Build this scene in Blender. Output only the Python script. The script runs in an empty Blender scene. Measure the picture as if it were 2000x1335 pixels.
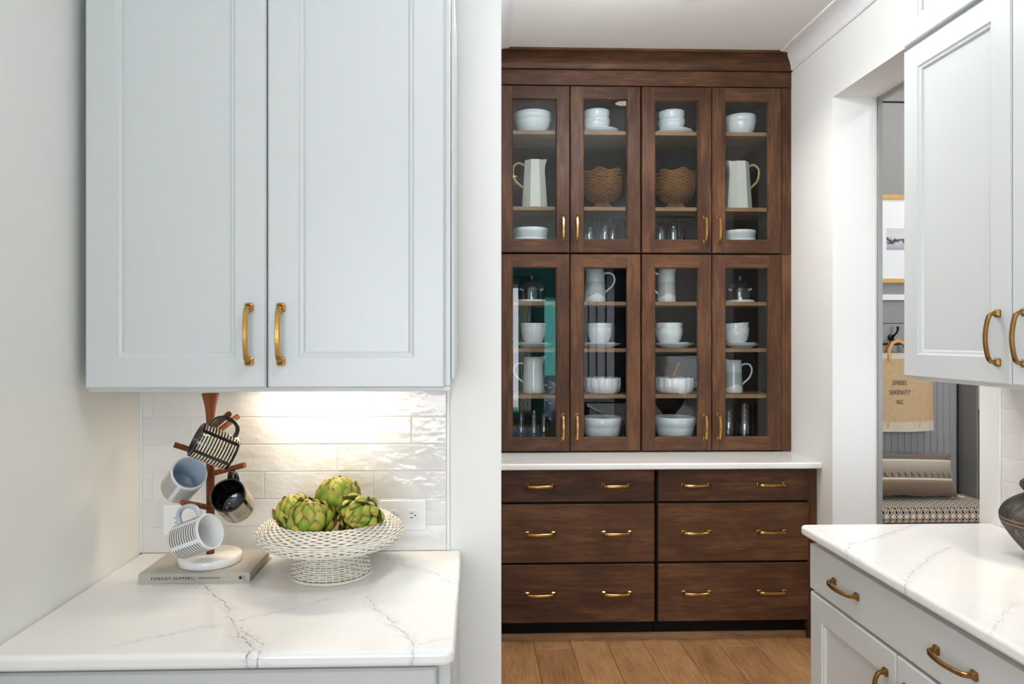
import bpy, bmesh, math, random
from mathutils import Vector, Matrix
random.seed(7)
PI = math.pi
SC = bpy.context.scene
COL = SC.collection

# ------------------------------------------------------------------ camera
cam_d = bpy.data.cameras.new('camera'); cam = bpy.data.objects.new('camera', cam_d); COL.objects.link(cam)
cam_d.sensor_width = 36.0; cam_d.lens = 25.2
cam_d.shift_x = 0.0158; cam_d.shift_y = -0.00275
cam_d.clip_start = 0.02
cam.location = (0, 0, 1.488)
cam.rotation_euler = (PI / 2, 0, -0.031)
SC.camera = cam

# ------------------------------------------------------------------ world, light, exposure
SC.view_settings.view_transform = 'Standard'
SC.view_settings.look = 'None'
SC.view_settings.gamma = 1.0
SC.view_settings.use_curve_mapping = False
SC.view_settings.exposure = 0.27
w = bpy.data.worlds.new('world'); SC.world = w; w.use_nodes = True
bg = w.node_tree.nodes['Background']
bg.inputs[0].default_value = (0.75, 0.87, 1.0, 1); bg.inputs[1].default_value = 1.0
SC.cycles.use_denoising = True
SC.cycles.max_bounces = 10
SC.cycles.diffuse_bounces = 5
SC.cycles.glossy_bounces = 4
SC.cycles.transparent_max_bounces = 16
SC.cycles.sample_clamp_indirect = 4.0
SC.cycles.caustics_reflective = False
SC.cycles.caustics_refractive = False

def area_light(name, loc, rot, sx, sy, power, color, spread=PI):
    d = bpy.data.lights.new(name, 'AREA'); d.shape = 'RECTANGLE'; d.size = sx; d.size_y = sy
    d.energy = power; d.color = color; d.spread = spread
    o = bpy.data.objects.new(name, d); COL.objects.link(o); o.location = loc; o.rotation_euler = rot
    return o
# daylight through the rear window, and an added side window brightening the teal wall
area_light('daylight_rear_window', (-0.95, -5.05, 1.40), (PI / 2, 0, 0), 3.5, 2.1, 150, (0.88, 0.92, 1.0))
area_light('fill_side_window', (-4.05, -3.0, 1.45), (PI / 2, 0, -PI / 2), 3.3, 2.1, 185, (0.88, 0.92, 1.0))

area_light('fill_mudroom_window', (3.1, 1.47, 1.55), (PI / 2, 0, 0), 1.0, 1.5, 15, (0.80, 0.90, 1.0), 1.9)  # added light to brighten the bench area; the window is unseen
# low sun slanting through the added side window onto the rear wall of the great room
sd = bpy.data.lights.new('sun', 'SUN'); sd.energy = 85; sd.angle = 0.02; sd.color = (1.0, 0.97, 0.92)
so = bpy.data.objects.new('sun', sd); COL.objects.link(so); so.location = (-8, 0, 4)
so.rotation_euler = Vector((2.5, -1.0, -0.12)).to_track_quat('-Z', 'Y').to_euler()

# ------------------------------------------------------------------ helpers
def lin(c):
    c = c / 255.0
    return c / 12.92 if c <= 0.04045 else ((c + 0.055) / 1.055) ** 2.4
def rgb(r, g, b): return (lin(r), lin(g), lin(b), 1.0)

WO = {}
class B:
    """collects verts and faces of one mesh"""
    def __init__(s): s.v = []; s.f = []; s.m = []; s.sm = []
    def quadgrid(s, pts, closed_u=False, closed_v=False, mi=0, smooth=True):
        nu = len(pts); nv = len(pts[0]); o = len(s.v)
        for row in pts: s.v += [tuple(p) for p in row]
        for i in range(nu if closed_u else nu - 1):
            for j in range(nv if closed_v else nv - 1):
                i2 = (i + 1) % nu; j2 = (j + 1) % nv
                s.f.append((o + i * nv + j, o + i2 * nv + j, o + i2 * nv + j2, o + i * nv + j2)); s.m.append(mi); s.sm.append(smooth)
        return s
    def poly(s, pts, mi=0, smooth=False):
        o = len(s.v); s.v += [tuple(p) for p in pts]; s.f.append(tuple(range(o, o + len(pts)))); s.m.append(mi); s.sm.append(smooth)
        return s
    def box(s, x0, x1, y0, y1, z0, z1, mi=0):
        o = len(s.v)
        s.v += [(x0, y0, z0), (x1, y0, z0), (x1, y1, z0), (x0, y1, z0), (x0, y0, z1), (x1, y0, z1), (x1, y1, z1), (x0, y1, z1)]
        for q in ((0, 3, 2, 1), (4, 5, 6, 7), (0, 1, 5, 4), (1, 2, 6, 5), (2, 3, 7, 6), (3, 0, 4, 7)):
            s.f.append(tuple(o + k for k in q)); s.m.append(mi); s.sm.append(False)
        return s
    def prism(s, poly, axis, a, b, mi=0):
        """extrude a 2D polygon along axis 'x','y' or 'z' from a to b"""
        def P(p, t):
            return {'x': (t, p[0], p[1]), 'y': (p[0], t, p[1]), 'z': (p[0], p[1], t)}[axis]
        o = len(s.v); n = len(poly)
        s.v += [P(p, a) for p in poly] + [P(p, b) for p in poly]
        s.f.append(tuple(range(o + n - 1, o - 1, -1))); s.f.append(tuple(range(o + n, o + 2 * n)))
        s.m += [mi, mi]; s.sm += [False, False]
        for i in range(n):
            j = (i + 1) % n
            s.f.append((o + i, o + j, o + n + j, o + n + i)); s.m.append(mi); s.sm.append(False)
        return s
    def lathe(s, prof, n=40, c=(0, 0, 0), mod=None, mi=0, smooth=True):
        pts = []
        for (r, z) in prof:
            row = []
            for k in range(n):
                t = 2 * PI * k / n; rr, zz = (r, z) if mod is None else mod(t, r, z)
                row.append((c[0] + rr * math.cos(t), c[1] + rr * math.sin(t), c[2] + zz))
            pts.append(row)
        return s.quadgrid([list(x) for x in zip(*pts)], closed_u=True, mi=mi, smooth=smooth)
    def sweep(s, path, sec, closed=False, caps=True, mi=0, smooth=True, up=None):
        """sec: list of 2D points, or a float radius (8-gon), or a function i->list"""
        P = [Vector(p) for p in path]; n = len(P); rows = []
        t0 = (P[1] - P[0]).normalized()
        ref = Vector(up) if up else (Vector((0, 0, 1)) if abs(t0.z) < 0.9 else Vector((1, 0, 0)))
        nrm = (ref - t0 * ref.dot(t0)).normalized()
        for i in range(n):
            if closed: t = (P[(i + 1) % n] - P[i - 1]).normalized()
            else: t = (P[min(i + 1, n - 1)] - P[max(i - 1, 0)]).normalized()
            nrm = (nrm - t * nrm.dot(t)).normalized(); bn = t.cross(nrm)
            sc = sec(i) if callable(sec) else sec
            if isinstance(sc, (int, float)): sc = [(sc * math.cos(2 * PI * k / 8), sc * math.sin(2 * PI * k / 8)) for k in range(8)]
            rows.append([tuple(P[i] + nrm * a + bn * b) for a, b in sc])
        s.quadgrid(rows, closed_u=closed, closed_v=True, mi=mi, smooth=smooth)
        if caps and not closed:
            s.poly(rows[0][::-1], mi); s.poly(rows[-1], mi)
        return s
    def mesh(s, name, mats):
        me = bpy.data.meshes.new(name); me.from_pydata(s.v, [], s.f)
        for m in mats: me.materials.append(m)
        for p, mi, sm in zip(me.polygons, s.m, s.sm): p.material_index = mi; p.use_smooth = sm
        bm = bmesh.new(); bm.from_mesh(me); bmesh.ops.recalc_face_normals(bm, faces=bm.faces); bm.to_mesh(me); bm.free()
        me.update(); return me

def put(name, me, parent=None, at=None, rot=None, label=None, cat=None, group=None, kind=None, bevel=0, seg=2):
    """links mesh me. parent given and at None: vertices are in world metres; at: origin of a locally modelled piece"""
    o = bpy.data.objects.new(name, me); COL.objects.link(o)
    org = Vector(at) if at is not None else Vector((0, 0, 0))
    if parent is not None:
        o.parent = parent; o.location = org - WO[parent.name]
    else: o.location = org
    if rot is not None: o.rotation_euler = rot
    WO[o.name] = org
    if label: o['label'] = label
    if cat: o['category'] = cat
    if group: o['group'] = group
    if kind: o['kind'] = kind
    if bevel:
        b = o.modifiers.new('bevel', 'BEVEL'); b.width = bevel; b.segments = seg; b.limit_method = 'ANGLE'; b.angle_limit = math.radians(40)
        b.harden_normals = False
    return o
def empty(name, loc, label, cat, group=None, rot=None):
    o = bpy.data.objects.new(name, None); COL.objects.link(o); o.location = loc; o.empty_display_size = 0.05
    WO[o.name] = Vector(loc); o['label'] = label; o['category'] = cat
    if group: o['group'] = group
    if rot is not None: o.rotation_euler = rot
    return o
def local(name, me, parent, bevel=0):
    """a part modelled in its parent's own space"""
    o = bpy.data.objects.new(name, me); COL.objects.link(o); o.parent = parent; WO[o.name] = WO[parent.name]
    if bevel:
        b = o.modifiers.new('bevel', 'BEVEL'); b.width = bevel; b.segments = 2; b.limit_method = 'ANGLE'
    return o

# ------------------------------------------------------------------ materials
class G:
    def __init__(s, name):
        s.mat = bpy.data.materials.new(name); s.mat.use_nodes = True; s.nt = s.mat.node_tree; s.nt.nodes.clear()
        s.out = s.nt.nodes.new('ShaderNodeOutputMaterial')
    def n(s, t, **kw):
        nd = s.nt.nodes.new(t)
        for k, v in kw.items(): setattr(nd, k, v)
        return nd
    def set(s, sock, v):
        if isinstance(v, bpy.types.NodeSocket): s.nt.links.new(v, sock)
        else: sock.default_value = v
    def math(s, op, a, b=0.0, c=None, clamp=False):
        nd = s.n('ShaderNodeMath', operation=op, use_clamp=clamp); s.set(nd.inputs[0], a); s.set(nd.inputs[1], b)
        if c is not None: s.set(nd.inputs[2], c)
        return nd.outputs[0]
    def vmath(s, op, a, b=(0, 0, 0), scale=None):
        nd = s.n('ShaderNodeVectorMath', operation=op); s.set(nd.inputs[0], a); s.set(nd.inputs[1], b)
        if scale is not None: s.set(nd.inputs['Scale'], scale)
        return nd.outputs['Value'] if op in ('LENGTH', 'DOT_PRODUCT', 'DISTANCE') else nd.outputs[0]
    def mix(s, f, a, b, mode='MIX'):
        nd = s.n('ShaderNodeMix', data_type='RGBA', blend_type=mode); s.set(nd.inputs[0], f); s.set(nd.inputs[6], a); s.set(nd.inputs[7], b)
        return nd.outputs[2]
    def pos(s): return s.n('ShaderNodeNewGeometry').outputs['Position']
    def obj(s): return s.n('ShaderNodeTexCoord').outputs['Object']
    def rnd(s): return s.n('ShaderNodeObjectInfo').outputs['Random']
    def sep(s, v):
        nd = s.n('ShaderNodeSeparateXYZ'); s.set(nd.inputs[0], v); return nd.outputs
    def comb(s, x=0.0, y=0.0, z=0.0):
        nd = s.n('ShaderNodeCombineXYZ')
        for i, q in enumerate((x, y, z)): s.set(nd.inputs[i], q)
        return nd.outputs[0]
    def noise(s, v, scale=5.0, detail=3.0, rough=0.5, color=False, dist=0.0):
        nd = s.n('ShaderNodeTexNoise'); s.set(nd.inputs['Vector'], v); nd.inputs['Scale'].default_value = scale
        nd.inputs['Detail'].default_value = detail; nd.inputs['Roughness'].default_value = rough; nd.inputs['Distortion'].default_value = dist
        return nd.outputs['Color' if color else 'Fac']
    def scale(s, v, x, y, z): return s.vmath('MULTIPLY', v, (x, y, z))
    def ramp(s, f, stops, interp='LINEAR'):
        nd = s.n('ShaderNodeValToRGB'); nd.color_ramp.interpolation = interp; s.set(nd.inputs[0], f); e = nd.color_ramp.elements
        while len(e) > 1: e.remove(e[-1])
        e[0].position = stops[0][0]; e[0].color = stops[0][1]
        for p, c in stops[1:]:
            q = e.new(p); q.color = c
        return nd.outputs[0]
    def mrange(s, v, a, b, c=0.0, d=1.0, smooth=False):
        nd = s.n('ShaderNodeMapRange'); nd.interpolation_type = 'SMOOTHSTEP' if smooth else 'LINEAR'
        for i, q in enumerate((v, a, b, c, d)): s.set(nd.inputs[i], q)
        return nd.outputs[0]
    def bump(s, h, strength=0.2, dist=0.01):
        nd = s.n('ShaderNodeBump'); nd.inputs['Strength'].default_value = strength; nd.inputs['Distance'].default_value = dist
        s.set(nd.inputs['Height'], h); return nd.outputs[0]
    def bsdf(s, color, rough=0.5, metal=0.0, spec=0.5, normal=None, coat=0.0, sheen=0.0, emis=None, emis_s=0.0):
        p = s.n('ShaderNodeBsdfPrincipled'); s.set(p.inputs['Base Color'], color); s.set(p.inputs['Roughness'], rough)
        s.set(p.inputs['Metallic'], metal); s.set(p.inputs['Specular IOR Level'], spec)
        if normal is not None: s.set(p.inputs['Normal'], normal)
        if coat: p.inputs['Coat Weight'].default_value = coat; p.inputs['Coat Roughness'].default_value = 0.1
        if sheen: p.inputs['Sheen Weight'].default_value = sheen
        if emis is not None: s.set(p.inputs['Emission Color'], emis); p.inputs['Emission Strength'].default_value = emis_s
        s.nt.links.new(p.outputs[0], s.out.inputs[0]); return s.mat

def plain(name, col, rough=0.5, metal=0.0, spec=0.5, coat=0.0, noise=0.0, nscale=30.0):
    g = G(name)
    if noise:
        nz = g.noise(g.pos(), nscale, 3); c = g.mix(g.math('MULTIPLY', nz, noise), col, (col[0] * .55, col[1] * .55, col[2] * .55, 1))
        return g.bsdf(c, rough, metal, spec, coat=coat, normal=g.bump(nz, 0.05, 0.002))
    return g.bsdf(col, rough, metal, spec, coat=coat)

def wall_paint(name, col, rough=0.55):
    g = G(name); nz = g.noise(g.pos(), 220, 2)
    return g.bsdf(col, rough, 0, 0.35, normal=g.bump(nz, 0.03, 0.001))

def wood(name, axis, dark, mid, light, rough=0.46, blotch=0.55, fine=1.0, spec=0.22):
    """stained hardwood, grain along axis"""
    g = G(name); p = g.pos(); off = g.math('MULTIPLY', g.rnd(), 37.0)
    p = g.vmath('ADD', p, g.comb(off, g.math('MULTIPLY', off, 1.7), g.math('MULTIPLY', off, 0.6)))
    st = {'x': (1.6, 16, 16), 'y': (16, 1.6, 16), 'z': (16, 16, 1.6)}[axis]
    a = g.noise(g.scale(p, *st), 4.0 * fine, 6, 0.62, dist=0.4)
    fi = {'x': (5, 240, 240), 'y': (240, 5, 240), 'z': (240, 240, 5)}[axis]
    b = g.noise(g.scale(p, *fi), 1.0, 2)
    bl = {'x': (3, 9, 9), 'y': (9, 3, 9), 'z': (9, 9, 3)}[axis]
    c = g.noise(g.scale(p, *bl), 1.0, 3, 0.6)
    f = g.math('ADD', g.math('MULTIPLY', a, 1 - blotch), g.math('MULTIPLY', c, blotch))
    f = g.math('ADD', f, g.math('MULTIPLY', g.math('SUBTRACT', b, 0.5), 0.12))
    col = g.ramp(f, [(0.33, dark), (0.5, mid), (0.66, light)])
    col = g.mix(0.25, col, g.mix(g.rnd(), dark, light))
    return g.bsdf(col, rough, 0, spec, normal=g.bump(b, 0.06, 0.001))

def quartz(name, veins):
    """white engineered stone; veins are polylines in world metres on the slab"""
    g = G(name); p = g.pos()
    n1 = g.vmath('SUBTRACT', g.noise(p, 9, 4, 0.6, color=True), (0.5, 0.5, 0.5))
    n2 = g.vmath('SUBTRACT', g.noise(p, 60, 3, 0.7, color=True), (0.5, 0.5, 0.5))
    q = g.vmath('ADD', p, g.vmath('ADD', g.vmath('SCALE', n1, scale=0.05), g.vmath('SCALE', n2, scale=0.022)))
    q = g.vmath('MULTIPLY', q, (1, 1, 0))
    brk = g.mrange(g.noise(p, 26, 3), 0.36, 0.62, 0.15, 1.0)
    total = None; halo = None
    for wdt, stren, pl in veins:
        d = None
        for (ax, ay), (bx, by) in zip(pl, pl[1:]):
            A = (ax, ay, 0); ba = (bx - ax, by - ay, 0); L2 = ba[0] ** 2 + ba[1] ** 2
            pa = g.vmath('SUBTRACT', q, A)
            t = g.math('MULTIPLY', g.vmath('DOT_PRODUCT', pa, ba), 1 / L2, clamp=True)
            dd = g.vmath('LENGTH', g.vmath('SUBTRACT', pa, g.vmath('SCALE', ba, scale=t)))
            d = dd if d is None else g.math('MINIMUM', d, dd)
        m = g.math('MULTIPLY', g.mrange(d, 0.0, wdt * 0.8, 1.0, 0.0, True), stren * 0.85)
        hl = g.math('MULTIPLY', g.mrange(d, 0.0, wdt * 9, 1.0, 0.0, True), stren * 0.30)
        total = m if total is None else g.math('MAXIMUM', total, m)
        halo = hl if halo is None else g.math('MAXIMUM', halo, hl)
    cl = g.mrange(g.noise(p, 5, 3), 0.45, 0.75, 0.0, 0.25)
    base = g.mix(cl, rgb(243, 242, 240), rgb(226, 224, 221))
    # thin scattered flecks
    fl = g.math('MULTIPLY', g.mrange(g.math('ABSOLUTE', g.math('SUBTRACT', g.noise(p, 14, 6, 0.7), 0.5)), 0.0, 0.006, 1.0, 0.0), g.mrange(g.noise(p, 3.3, 2), 0.55, 0.7, 0.0, 0.45))
    base = g.mix(fl, base, rgb(170, 168, 168))
    if total is not None:
        hn = g.math('MULTIPLY', halo, g.mrange(g.noise(p, 70, 4, 0.7), 0.42, 0.66, 0.0, 1.0))
        base = g.mix(hn, base, rgb(140, 138, 140))
        base = g.mix(g.math('MULTIPLY', total, brk), base, rgb(112, 110, 114))
    return g.bsdf(base, 0.13, 0, 0.5)

M = {}
M['wall'] = wall_paint('white wall paint', rgb(240, 239, 236))
M['ceil'] = wall_paint('ceiling paint', rgb(245, 244, 241), 0.7)
M['trim'] = plain('white trim paint', rgb(238, 238, 238), 0.35)
M['grey_wall'] = wall_paint('grey mudroom paint', rgb(150, 148, 145), 0.35)
M['cab'] = plain('pale grey cabinet lacquer', rgb(208, 211, 211), 0.32, noise=0.04, nscale=300)
M['cab_in'] = plain('cabinet box melamine', rgb(214, 212, 206), 0.5)
M['teal'] = wall_paint('teal wall paint', rgb(70, 140, 140))
M['gap_shade'] = plain('dark shadow gap', rgb(20, 18, 18), 0.8)  # near-black colour stands in for shade in the locker joints
dk, md, lt = rgb(38, 22, 14), rgb(73, 46, 30), rgb(108, 74, 50)
M['wood_v'] = wood('stained maple, upright grain', 'z', dk, md, lt)
M['wood_h'] = wood('stained maple, level grain', 'x', dk, md, lt)
M['wood_y'] = wood('stained maple, end grain', 'y', dk, md, lt)
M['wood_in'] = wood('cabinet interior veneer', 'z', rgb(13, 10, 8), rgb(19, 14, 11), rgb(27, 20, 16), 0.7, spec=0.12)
M['oak'] = wood('oak floor plank', 'y', rgb(118, 82, 52), rgb(160, 117, 78), rgb(186, 142, 100), 0.38, 0.45, 1.3)
M['oak_x'] = wood('oak shoe moulding', 'x', rgb(110, 78, 52), rgb(148, 110, 78), rgb(172, 134, 98), 0.5)
M['brass'] = plain('aged brass', rgb(196, 150, 84), 0.26, 1.0)
M['brass_d'] = plain('aged dark brass', rgb(150, 112, 66), 0.3, 1.0)
M['ceramic'] = plain('white glazed ceramic', rgb(236, 238, 238), 0.12, coat=0.3)
M['matte_cer'] = plain('matte cream stoneware', rgb(222, 220, 208), 0.5, noise=0.08, nscale=60)
M['plastic'] = plain('white outlet plastic', rgb(240, 240, 240), 0.3)
M['black'] = plain('black enamel', rgb(12, 11, 11), 0.3)
M['blackgl'] = plain('black glaze', rgb(10, 9, 9), 0.07, coat=0.5)
M['greygl'] = plain('grey mug glaze', rgb(176, 186, 200), 0.1, coat=0.4)
M['whitegl'] = plain('white mug glaze', rgb(226, 226, 226), 0.1, coat=0.4)
M['pole'] = wood('oiled acacia', 'z', rgb(74, 34, 16), rgb(118, 60, 30), rgb(150, 86, 46), 0.4)
M['paper'] = plain('book pages', rgb(214, 208, 196), 0.8)
M['ink'] = plain('dark ink', rgb(40, 42, 58), 0.6)
M['black_ink'] = plain('black screen print', rgb(22, 20, 18), 0.7)
M['frame'] = wood('pale gold oak frame', 'x', rgb(176, 128, 66), rgb(206, 160, 92), rgb(222, 182, 116), 0.4)
M['mat_board'] = plain('white mat board', rgb(240, 240, 238), 0.8)
M['leather'] = plain('tan leather strap', rgb(206, 152, 96), 0.5)
M['grout'] = plain('white grout', rgb(228, 226, 222), 0.8)

def tile_mat():
    g = G('hand made white tile'); p = g.pos()
    h = g.math('ADD', g.noise(g.scale(p, 1, 1, 1.6), 13, 2, 0.5), g.math('MULTIPLY', g.noise(p, 45, 2), 0.22))
    c = g.mix(g.rnd(), rgb(233, 230, 226), rgb(222, 220, 220))
    c = g.mix(g.mrange(g.noise(p, 8, 3), 0.4, 0.7, 0, 0.4), c, rgb(216, 212, 208))
    return g.bsdf(c, 0.09, 0, 0.5, normal=g.bump(h, 0.36, 0.012), coat=0.2)
M['tile'] = tile_mat()

def glass_mat(name, ior, tint, boost):
    g = G(name)
    fr = g.n('ShaderNodeFresnel'); fr.inputs['IOR'].default_value = ior
    f = g.math('MULTIPLY', fr.outputs[0], boost, clamp=True)
    tr = g.n('ShaderNodeBsdfTransparent'); tr.inputs[0].default_value = tint
    gl = g.n('ShaderNodeBsdfGlossy'); gl.inputs['Roughness'].default_value = 0.0; gl.inputs[0].default_value = (1, 1, 1, 1)
    mx = g.n('ShaderNodeMixShader'); g.set(mx.inputs[0], f); g.nt.links.new(tr.outputs[0], mx.inputs[1]); g.nt.links.new(gl.outputs[0], mx.inputs[2])
    g.nt.links.new(mx.outputs[0], g.out.inputs[0]); return g.mat
M['pane'] = glass_mat('cabinet door glass', 1.55, (0.96, 0.98, 0.98, 1), 0.62)
M['tumbler'] = glass_mat('clear tumbler glass', 1.5, (0.93, 0.96, 0.97, 1), 2.2)

def stripe_mat(name, base, stripe, length, bands=5):
    """glaze with bands of short arcs stacked along the mug's axis (mug modelled upright in its own space)"""
    g = G(name); x, y, z = g.sep(g.obj())
    ang = g.math('ADD', g.math('DIVIDE', g.math('ARCTAN2', y, x), 2 * PI), 0.5)
    a = g.math('FRACT', g.math('ADD', g.math('MULTIPLY', ang, bands), 0.08))
    ba = g.math('MULTIPLY', g.math('GREATER_THAN', a, 0.09), g.math('LESS_THAN', a, 0.91))
    zz = g.math('FRACT', g.math('MULTIPLY', z, 13.0 / length))
    bz = g.math('GREATER_THAN', zz, 0.45)
    inz = g.math('MULTIPLY', g.math('GREATER_THAN', z, -0.42 * length), g.math('LESS_THAN', z, 0.44 * length))
    f = g.math('MULTIPLY', g.math('MULTIPLY', ba, bz), inz)
    return g.bsdf(g.mix(f, base, stripe), g.mix(f, (.08, .08, .08, 1), (.4, .4, .4, 1)), 0, 0.5)
MUG_L = 0.098
M['mug_black'] = stripe_mat('black mug glaze with cream dashes', rgb(14, 12, 11), rgb(212, 196, 170), MUG_L)
M['mug_grey'] = stripe_mat('white mug glaze with grey dashes', rgb(224, 224, 226), rgb(112, 106, 100), MUG_L)

def wicker_mat(name, a, b, c):
    g = G(name); p = g.pos(); nz = g.noise(p, 45, 3, 0.6); n2 = g.noise(p, 220, 2)
    col = g.mix(g.mrange(n2, 0.35, 0.7), g.ramp(nz, [(0.3, b), (0.6, a)]), c)
    return g.bsdf(col, 0.55, 0, 0.4, normal=g.bump(n2, 0.2, 0.001))
M['wicker'] = wicker_mat('whitewashed wicker', rgb(240, 235, 226), rgb(216, 204, 184), rgb(234, 226, 212))
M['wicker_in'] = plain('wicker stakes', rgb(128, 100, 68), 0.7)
M['rattan'] = wicker_mat('brown rattan', rgb(142, 94, 44), rgb(100, 60, 26), rgb(122, 78, 36))
M['rattan_in'] = plain('dark rattan stakes', rgb(34, 20, 11), 0.8)
M['cane'] = wicker_mat('pale cane wrap', rgb(216, 178, 124), rgb(180, 138, 88), rgb(200, 160, 108))

def bract_mat():
    g = G('artichoke bract'); z = g.sep(g.obj())[2]; p = g.pos(); r = g.rnd()
    t = g.math('MULTIPLY', z, 1 / 0.042)
    t = g.math('ADD', t, g.math('MULTIPLY', g.math('SUBTRACT', g.noise(p, 60, 3), 0.5), 0.35))
    c1 = g.ramp(t, [(0.0, rgb(134, 164, 66)), (0.5, rgb(132, 162, 54)), (0.80, rgb(160, 160, 58)), (1.0, rgb(150, 86, 52))])
    c2 = g.ramp(t, [(0.0, rgb(156, 176, 84)), (0.6, rgb(184, 182, 74)), (0.9, rgb(204, 176, 84)), (1.0, rgb(156, 100, 60))])
    c = g.mix(g.mrange(r, 0.25, 0.9), c1, c2)
    st = g.noise(g.scale(g.obj(), 420, 420, 12), 1.0, 2)
    c = g.mix(g.math('MULTIPLY', st, 0.3), c, rgb(76, 104, 36))
    return g.bsdf(c, 0.42, 0, 0.4, normal=g.bump(st, 0.15, 0.001))
M['bract'] = bract_mat()
M['choke'] = plain('artichoke heart', rgb(96, 84, 44), 0.7)

def linen(name, a, b, sc):
    g = G(name); p = g.obj()
    x, y, z = g.sep(p)
    wv = g.math('MULTIPLY', g.math('ADD', g.math('SINE', g.math('MULTIPLY', x, sc)), g.math('SINE', g.math('MULTIPLY', g.math('ADD', y, z), sc))), 0.25)
    f = g.math('ADD', g.math('ADD', wv, 0.2), g.math('MULTIPLY', g.noise(p, 40, 4), 0.6))
    return g.bsdf(g.mix(f, a, b), 0.85, 0, 0.2, normal=g.bump(f, 0.2, 0.001), sheen=0.2)
M['cloth_cover'] = linen('grey linen book cloth', rgb(196, 190, 180), rgb(166, 160, 152), 2600)
M['jute'] = linen('tan canvas', rgb(216, 188, 150), rgb(176, 140, 98), 1500)
M['jute_w'] = linen('white canvas band', rgb(226, 214, 196), rgb(190, 174, 152), 1500)
M['curtain'] = linen('sage curtain', rgb(150, 160, 150), rgb(90, 104, 98), 600)
M['rug'] = linen('blue grey rug', rgb(120, 132, 150), rgb(70, 82, 104), 60)

def cushion_mat():
    g = G('black and cream diamond weave'); x, y, z = g.sep(g.obj()); pch = 0.040
    u = g.math('FRACT', g.math('DIVIDE', x, pch)); v = g.math('FRACT', g.math('DIVIDE', g.math('SUBTRACT', y, z), pch))
    du = g.math('ABSOLUTE', g.math('SUBTRACT', u, 0.5)); dv = g.math('ABSOLUTE', g.math('SUBTRACT', v, 0.5))
    s = g.math('ADD', du, dv)
    core = g.math('LESS_THAN', s, 0.22)
    ring = g.math('LESS_THAN', g.math('ABSOLUTE', g.math('SUBTRACT', s, 0.5)), 0.05)
    ring2 = g.math('LESS_THAN', g.math('ABSOLUTE', g.math('SUBTRACT', s, 0.36)), 0.035)
    f = g.math('MAXIMUM', core, g.math('MAXIMUM', ring, ring2))
    return g.bsdf(g.mix(f, rgb(222, 208, 188), rgb(30, 26, 25)), 0.9, 0, 0.2)
M['cushion'] = cushion_mat()
def pillow_mat():
    g = G('woven striped pillow'); x, y, z = g.sep(g.obj())
    rows = g.math('SINE', g.math('MULTIPLY', z, 900)); cols = g.math('SINE', g.math('MULTIPLY', x, 620))
    t = g.math('ADD', g.math('MULTIPLY', z, 1 / 0.27), 0.5)     # 0 bottom .. 1 top
    base = g.ramp(t, [(0.0, rgb(120, 98, 78)), (0.28, rgb(150, 126, 104)), (0.40, rgb(196, 180, 160)), (0.46, rgb(160, 140, 118)), (0.62, rgb(186, 170, 150)), (0.78, rgb(214, 204, 190)), (0.85, rgb(120, 104, 92)), (1.0, rgb(140, 122, 108))])
    wv = g.math('ADD', g.math('MULTIPLY', g.math('GREATER_THAN', rows, 0.1), 0.30), g.math('MULTIPLY', g.math('GREATER_THAN', cols, 0.3), 0.38))
    c = g.mix(wv, base, rgb(92, 74, 60))
    # row of dark stitches with a white rope below
    saw = g.math('FRACT', g.math('MULTIPLY', x, 1 / 0.042))
    hgt = g.mrange(saw, 0.0, 0.6, 0.15, 0.02)
    st = g.math('MULTIPLY', g.math('MULTIPLY', g.math('GREATER_THAN', t, 0.40), g.math('LESS_THAN', t, g.math('ADD', 0.40, hgt))), g.math('GREATER_THAN', cols, -0.1))
    c = g.mix(st, c, rgb(30, 24, 22))
    rope = g.math('MULTIPLY', g.math('GREATER_THAN', t, 0.355), g.math('LESS_THAN', t, 0.40))
    c = g.mix(rope, c, rgb(222, 210, 194))
    rope2 = g.math('MULTIPLY', g.math('GREATER_THAN', t, 0.79), g.math('LESS_THAN', t, 0.82))
    c = g.mix(rope2, c, rgb(226, 214, 198))
    return g.bsdf(c, 0.9, 0, 0.15, normal=g.bump(g.math('ADD', rows, cols), 0.3, 0.003), sheen=0.2)
M['pillow'] = pillow_mat()
def picture_mat():
    g = G('small landscape print'); x, y, z = g.sep(g.obj())
    p = g.obj(); n = g.noise(g.scale(p, 1, 1, 1), 24, 5, 0.65); t = g.math('ADD', g.math('MULTIPLY', z, 1 / 0.14), 0.5)
    tree = g.mrange(g.math('ABSOLUTE', g.math('SUBTRACT', t, g.math('ADD', 0.42, g.math('MULTIPLY', g.math('SUBTRACT', n, 0.5), 0.9)))), 0.03, 0.16, 1.0, 0.0)
    sky = g.ramp(t, [(0.0, rgb(160, 160, 170)), (0.3, rgb(200, 200, 204)), (0.45, rgb(226, 214, 208)), (1.0, rgb(206, 210, 218))])
    return g.bsdf(g.mix(tree, sky, rgb(70, 58, 62)), 0.7, 0, 0.3)
M['picture'] = picture_mat()
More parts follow.
